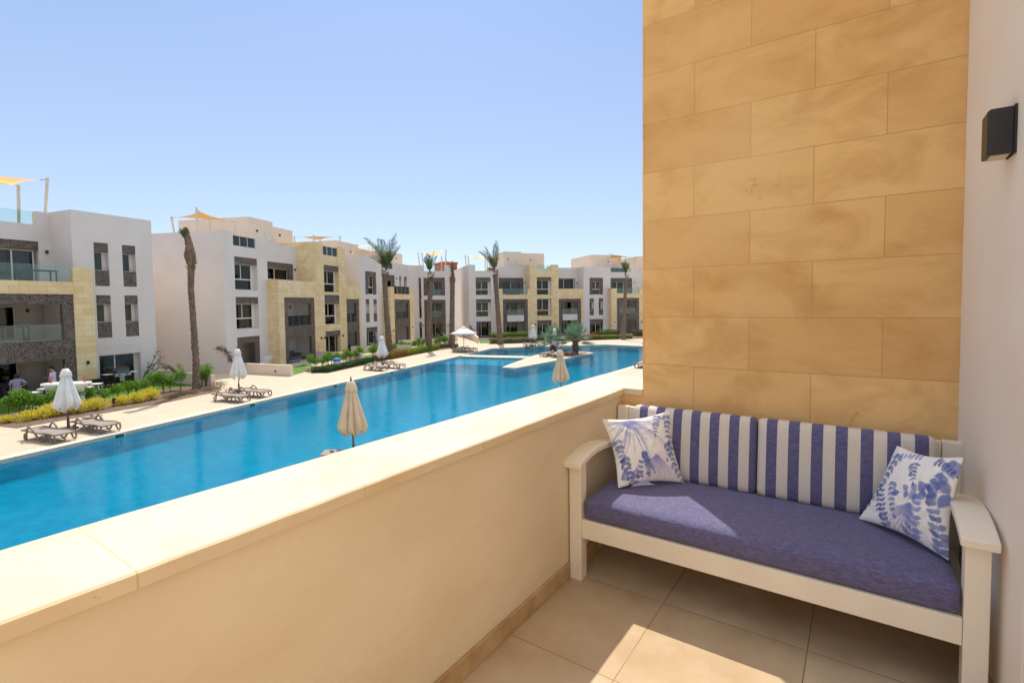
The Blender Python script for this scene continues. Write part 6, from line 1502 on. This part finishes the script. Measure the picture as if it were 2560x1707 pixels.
def date_palm(bpx, tp, rads, head, tips, label, seed, husk=None, L=.42, nst=26, extra=6):
    base = at(*bpx, GZ); rn = random.Random(seed); p = empty('date_palm', (base.x, base.y, GZ), label, 'palm tree')
    trunk('trunk', base, tp, rads, M['bark'], p); H_ = up(base, *head)
    top = up(base, *tp[-1])
    boots(p, top-Vector((0, 0, .35)), rads[-1], .75, nst, rn)
    mb, st = MB(), MB(); rt_ = Vector((ray(*head).y, -ray(*head).x, 0)).normalized(); fw = Vector((ray(*head).x, ray(*head).y, 0)).normalized()
    for (x, y, sg) in tips:
        T = up(base, x, y); off = (T-H_).length; T = T+fw*rn.uniform(-.45, .45)*off; frond(mb, st, H_+Vector((rn.uniform(-.08, .08), rn.uniform(-.08, .08), -.2)), T, sg*off, rn, L=L)
    for _ in range(extra):
        a = rn.uniform(0, 6.28); l = rn.uniform(.7, 1.5); T = H_+Vector((math.cos(a)*l*.6, math.sin(a)*l*.6, l)); frond(mb, st, H_, T, .1, rn, n=22, L=L*.7)
    mb.build('crown', M['palmleaf'], p, fix=False); st.build('frond_ribs', M['husk'], p, fix=False)
    if husk: trunk('husk', up(base, *husk[0]), husk[1], husk[2], M['husk'], p, 8, .05)
    return p
date_palm((491, 975), [(490, 900), (483, 800), (477, 720), (478, 660)], [.21, .175, .16, .155, .19], (466, 592), [(450, 573, .1), (462, 570, .05), (455, 577, .1), (446, 578, .12), (465, 574, .02)], 'tall nearly bare palm with a brown husk top at the corner of the long row', 1, husk=((478, 662), [(475, 640), (474, 615), (468, 592), (463, 580)], [.20, .30, .20, .17, .09]), L=.28, nst=34, extra=0)
date_palm((975, 887), [(972, 850), (966, 780), (962, 710), (963, 686)], [.36, .29, .25, .24, .30], (966, 668), [(911, 599, .35), (918, 606, .3), (925, 645, .25), (933, 640, .3), (951, 656, .3), (990.7, 581, .12), (985, 590, .1), (1000, 612, .2), (996, 622, .2), (987, 637, .25), (956, 597, .15), (946, 600, .15), (975, 600, .1), (940, 612, .2), (992, 600, .1), (958, 640, .1), (975, 630, .05)], 'tall date palm with the fullest green crown, in the middle of the long row', 2, L=.62, nst=44, extra=12)
date_palm((1072.6, 876), [(1072, 830), (1074, 760), (1078, 705), (1078, 694)], [.36, .29, .26, .25, .30], (1074, 676), [(1086, 628, .02), (1068, 634, .05), (1092, 638, .03), (1061, 650, .25), (1063, 644, .15), (1076, 640, .02), (1070, 650, .05)], 'tall date palm with a few upright fronds, third trunk of the long row', 3, L=.45, nst=50, extra=4)
date_palm((1129.6, 868), [(1130, 820), (1131, 740), (1131, 700)], [.36, .30, .26, .28], (1131, 680), [(1131, 653, .0), (1128, 662, .02), (1134, 660, .02)], 'bare topped palm trunk in front of the red tower', 4, L=.22, nst=50, extra=1, husk=((1131, 700), [(1132, 680), (1131, 662)], [.28, .16, .08]))
date_palm((1251, 861), [(1248, 820), (1242, 740), (1238, 686)], [.38, .30, .26, .30], (1237, 672), [(1194, 626, .3), (1198, 631, .25), (1209, 614, .2), (1214, 618, .15), (1241, 606, .08), (1238, 610, .08), (1245, 615, .05), (1217, 678, .35), (1224, 679, .35), (1220, 672, .3), (1205, 622, .2), (1222, 640, .1)], 'date palm leaning left in front of the far building', 5, L=.55, nst=44, extra=5)
date_palm((1557.6, 849), [(1560, 790), (1564, 720), (1566.5, 694)], [.33, .24, .19, .20], (1565, 682), [(1554.5, 657, .0), (1563, 653, .0), (1572.5, 663, .0), (1553.5, 664, .05), (1568, 656, .0), (1558, 656, .0)], 'thin palm with a tight tuft near the stone pillar', 6, L=.40, nst=24, extra=8)
def fan_palm(bpx, th, rad, leaves, label, seed, spread=1.5):
    base = at(*bpx, GZ); rn = random.Random(seed); p = empty('fan_palm', (base.x, base.y, GZ), label, 'palm tree')
    mb = MB(); Q = [base+Vector((0, 0, th*i/16)) for i in range(17)]; mb.tube(Q, [rad*(1.12 if i % 2 else .86)*(1.05-.25*i/16) for i in range(17)], 12); mb.v = [v+Vector((noise.noise(v*5), noise.noise(v*5+Vector((4, 0, 0))), 0))*.06 for v in mb.v]
    mb.build('trunk', M['husk'], p, smooth=30); boots(p, base+Vector((0, 0, .1)), rad, th, 60, rn, L=.3)
    T = base+Vector((0, 0, th)); mb, st = MB(), MB()
    for i in range(leaves):
        a = 2.4*i+rn.uniform(-.3, .3); el = R(rn.choice((75, 60, 40, 25, 10, -8))); l = rn.uniform(.75, 1.1)*spread*.62
        d = Vector((math.cos(a)*math.cos(el), math.sin(a)*math.cos(el), math.sin(el))); hub = T+d*l-Vector((0, 0, .12*l*math.cos(el))); st.tube([T, T+d*l*.5+Vector((0, 0, .05)), hub], [.03, .022, .016], 5)
        s = d.cross(Vector((0, 0, 1))); s = s.normalized() if s.length > .1 else Vector((1, 0, 0)); n = s.cross(d)
        fl = spread*.60*rn.uniform(.85, 1.1)
        for j in range(30):
            g = R(-128+256*j/29); dd = (d*math.cos(g)+s*math.sin(g)+n*(.25+.2*abs(math.sin(g)))).normalized(); dd.z -= .14
            leaf(mb, hub, dd, n+rv(rn)*.2, fl*(1-.25*abs(g)/2.2)*rn.uniform(.85, 1.12), .05)
    mb.build('crown', M['fanleaf'], p, fix=False); st.build('petioles', M['husk'], p, fix=False)
fan_palm((1438.7, 886), 1.25, .27, 26, 'right fan palm on the island pebbles, silvery green', 31, 1.75)
fan_palm((1383, 882.5), 0.85, .27, 24, 'left fan palm on the island behind the closed parasol', 32, 1.75)
p3 = at(1418, 880, GZ)
def creeper(base, path, label, seed, mat='leafdark', flowers=True, n=16):
    rn = random.Random(seed); r = empty('bougainvillea', tuple(base), label, 'climbing plant'); st, mb, fl = MB(), MB(), MB()
    for pt_ in path:
        st.tube(pt_, [.03*(1-i/len(pt_))+.008 for i in range(len(pt_))], 5)
        for q in pt_[1:]:
            clump(mb, q, (.22, .22, .2), n, .12, rn, .2)
            if flowers and rn.random() < .5: clump(fl, Vector(q)+Vector((0, 0, .05)), (.14, .14, .12), 14, .09, rn, .1)
    st.build('stem', M['stem'], r); mb.build('foliage', M[mat], r, fix=False)
    if fl.v: fl.build('flowers', M['petal'], r, fix=False)
bA = at(352, 962, GZ)
creeper(bA, [[bA, up(bA, 362, 935), up(bA, 378, 912), up(bA, 388, 890), up(bA, 396, 876)], [up(bA, 362, 935), up(bA, 382, 930), up(bA, 400, 915), up(bA, 412, 920)], [up(bA, 362, 935), up(bA, 375, 925), up(bA, 404, 893)], [up(bA, 370, 918), up(bA, 395, 905), up(bA, 420, 920)]], 'leggy climbing plant at the right corner of the near left building', 51, flowers=False, n=12)
bB = F2.P(.2, .3, GZ)
creeper(bB, [[bB, up(bB, 577, 893), up(bB, 570, 885), up(bB, 560, 877), up(bB, 550, 871), up(bB, 545, 872)], [up(bB, 577, 893), up(bB, 578, 900)]], 'bougainvillea with magenta flowers at the near corner of the long row', 52, n=34)
bC = F3.P(.3, .6, GZ)
creeper(bC, [[bC, up(bC, 1178, 832), up(bC, 1177, 822), up(bC, 1176, 816)], [up(bC, 1183, 836), up(bC, 1188, 838)], [up(bC, 1178, 832), up(bC, 1183, 826)]], 'magenta bougainvillea at the left corner of the far building', 53, n=40)
# yucca like plant behind the bare palm and a small cycad by the far tower
def spiky(x, y, h, n, label, seed, mat='leaflime'):
    b_ = at(x, y, GZ); rn = random.Random(seed); r = empty('yucca_plant', (b_.x, b_.y, GZ), label, 'plant', 'spiky plants'); mb, st = MB(), MB()
    for i in range(n):
        a = rn.uniform(0, 6.28); l = h*rn.uniform(.7, 1.1); T = b_+Vector((math.cos(a)*l*.7, math.sin(a)*l*.7, l*rn.uniform(.4, .95))); frond(mb, st, b_, T, l*.25, rn, n=16, L=.22*h, W=.03)
    mb.build('foliage', M[mat], r, fix=False); st.build('ribs', M['stem'], r, fix=False)
spiky(462, 956, 1.5, 11, 'arching yellow green plant left of the bare palm trunk', 61); spiky(1512, 846, 1.5, 12, 'dark feathery plant behind the tall dark hedge', 62, 'leafdark'); spiky(1118, 864, 2.0, 12, 'dark feathery palm plant beside the palm stub', 63, 'leafdark')
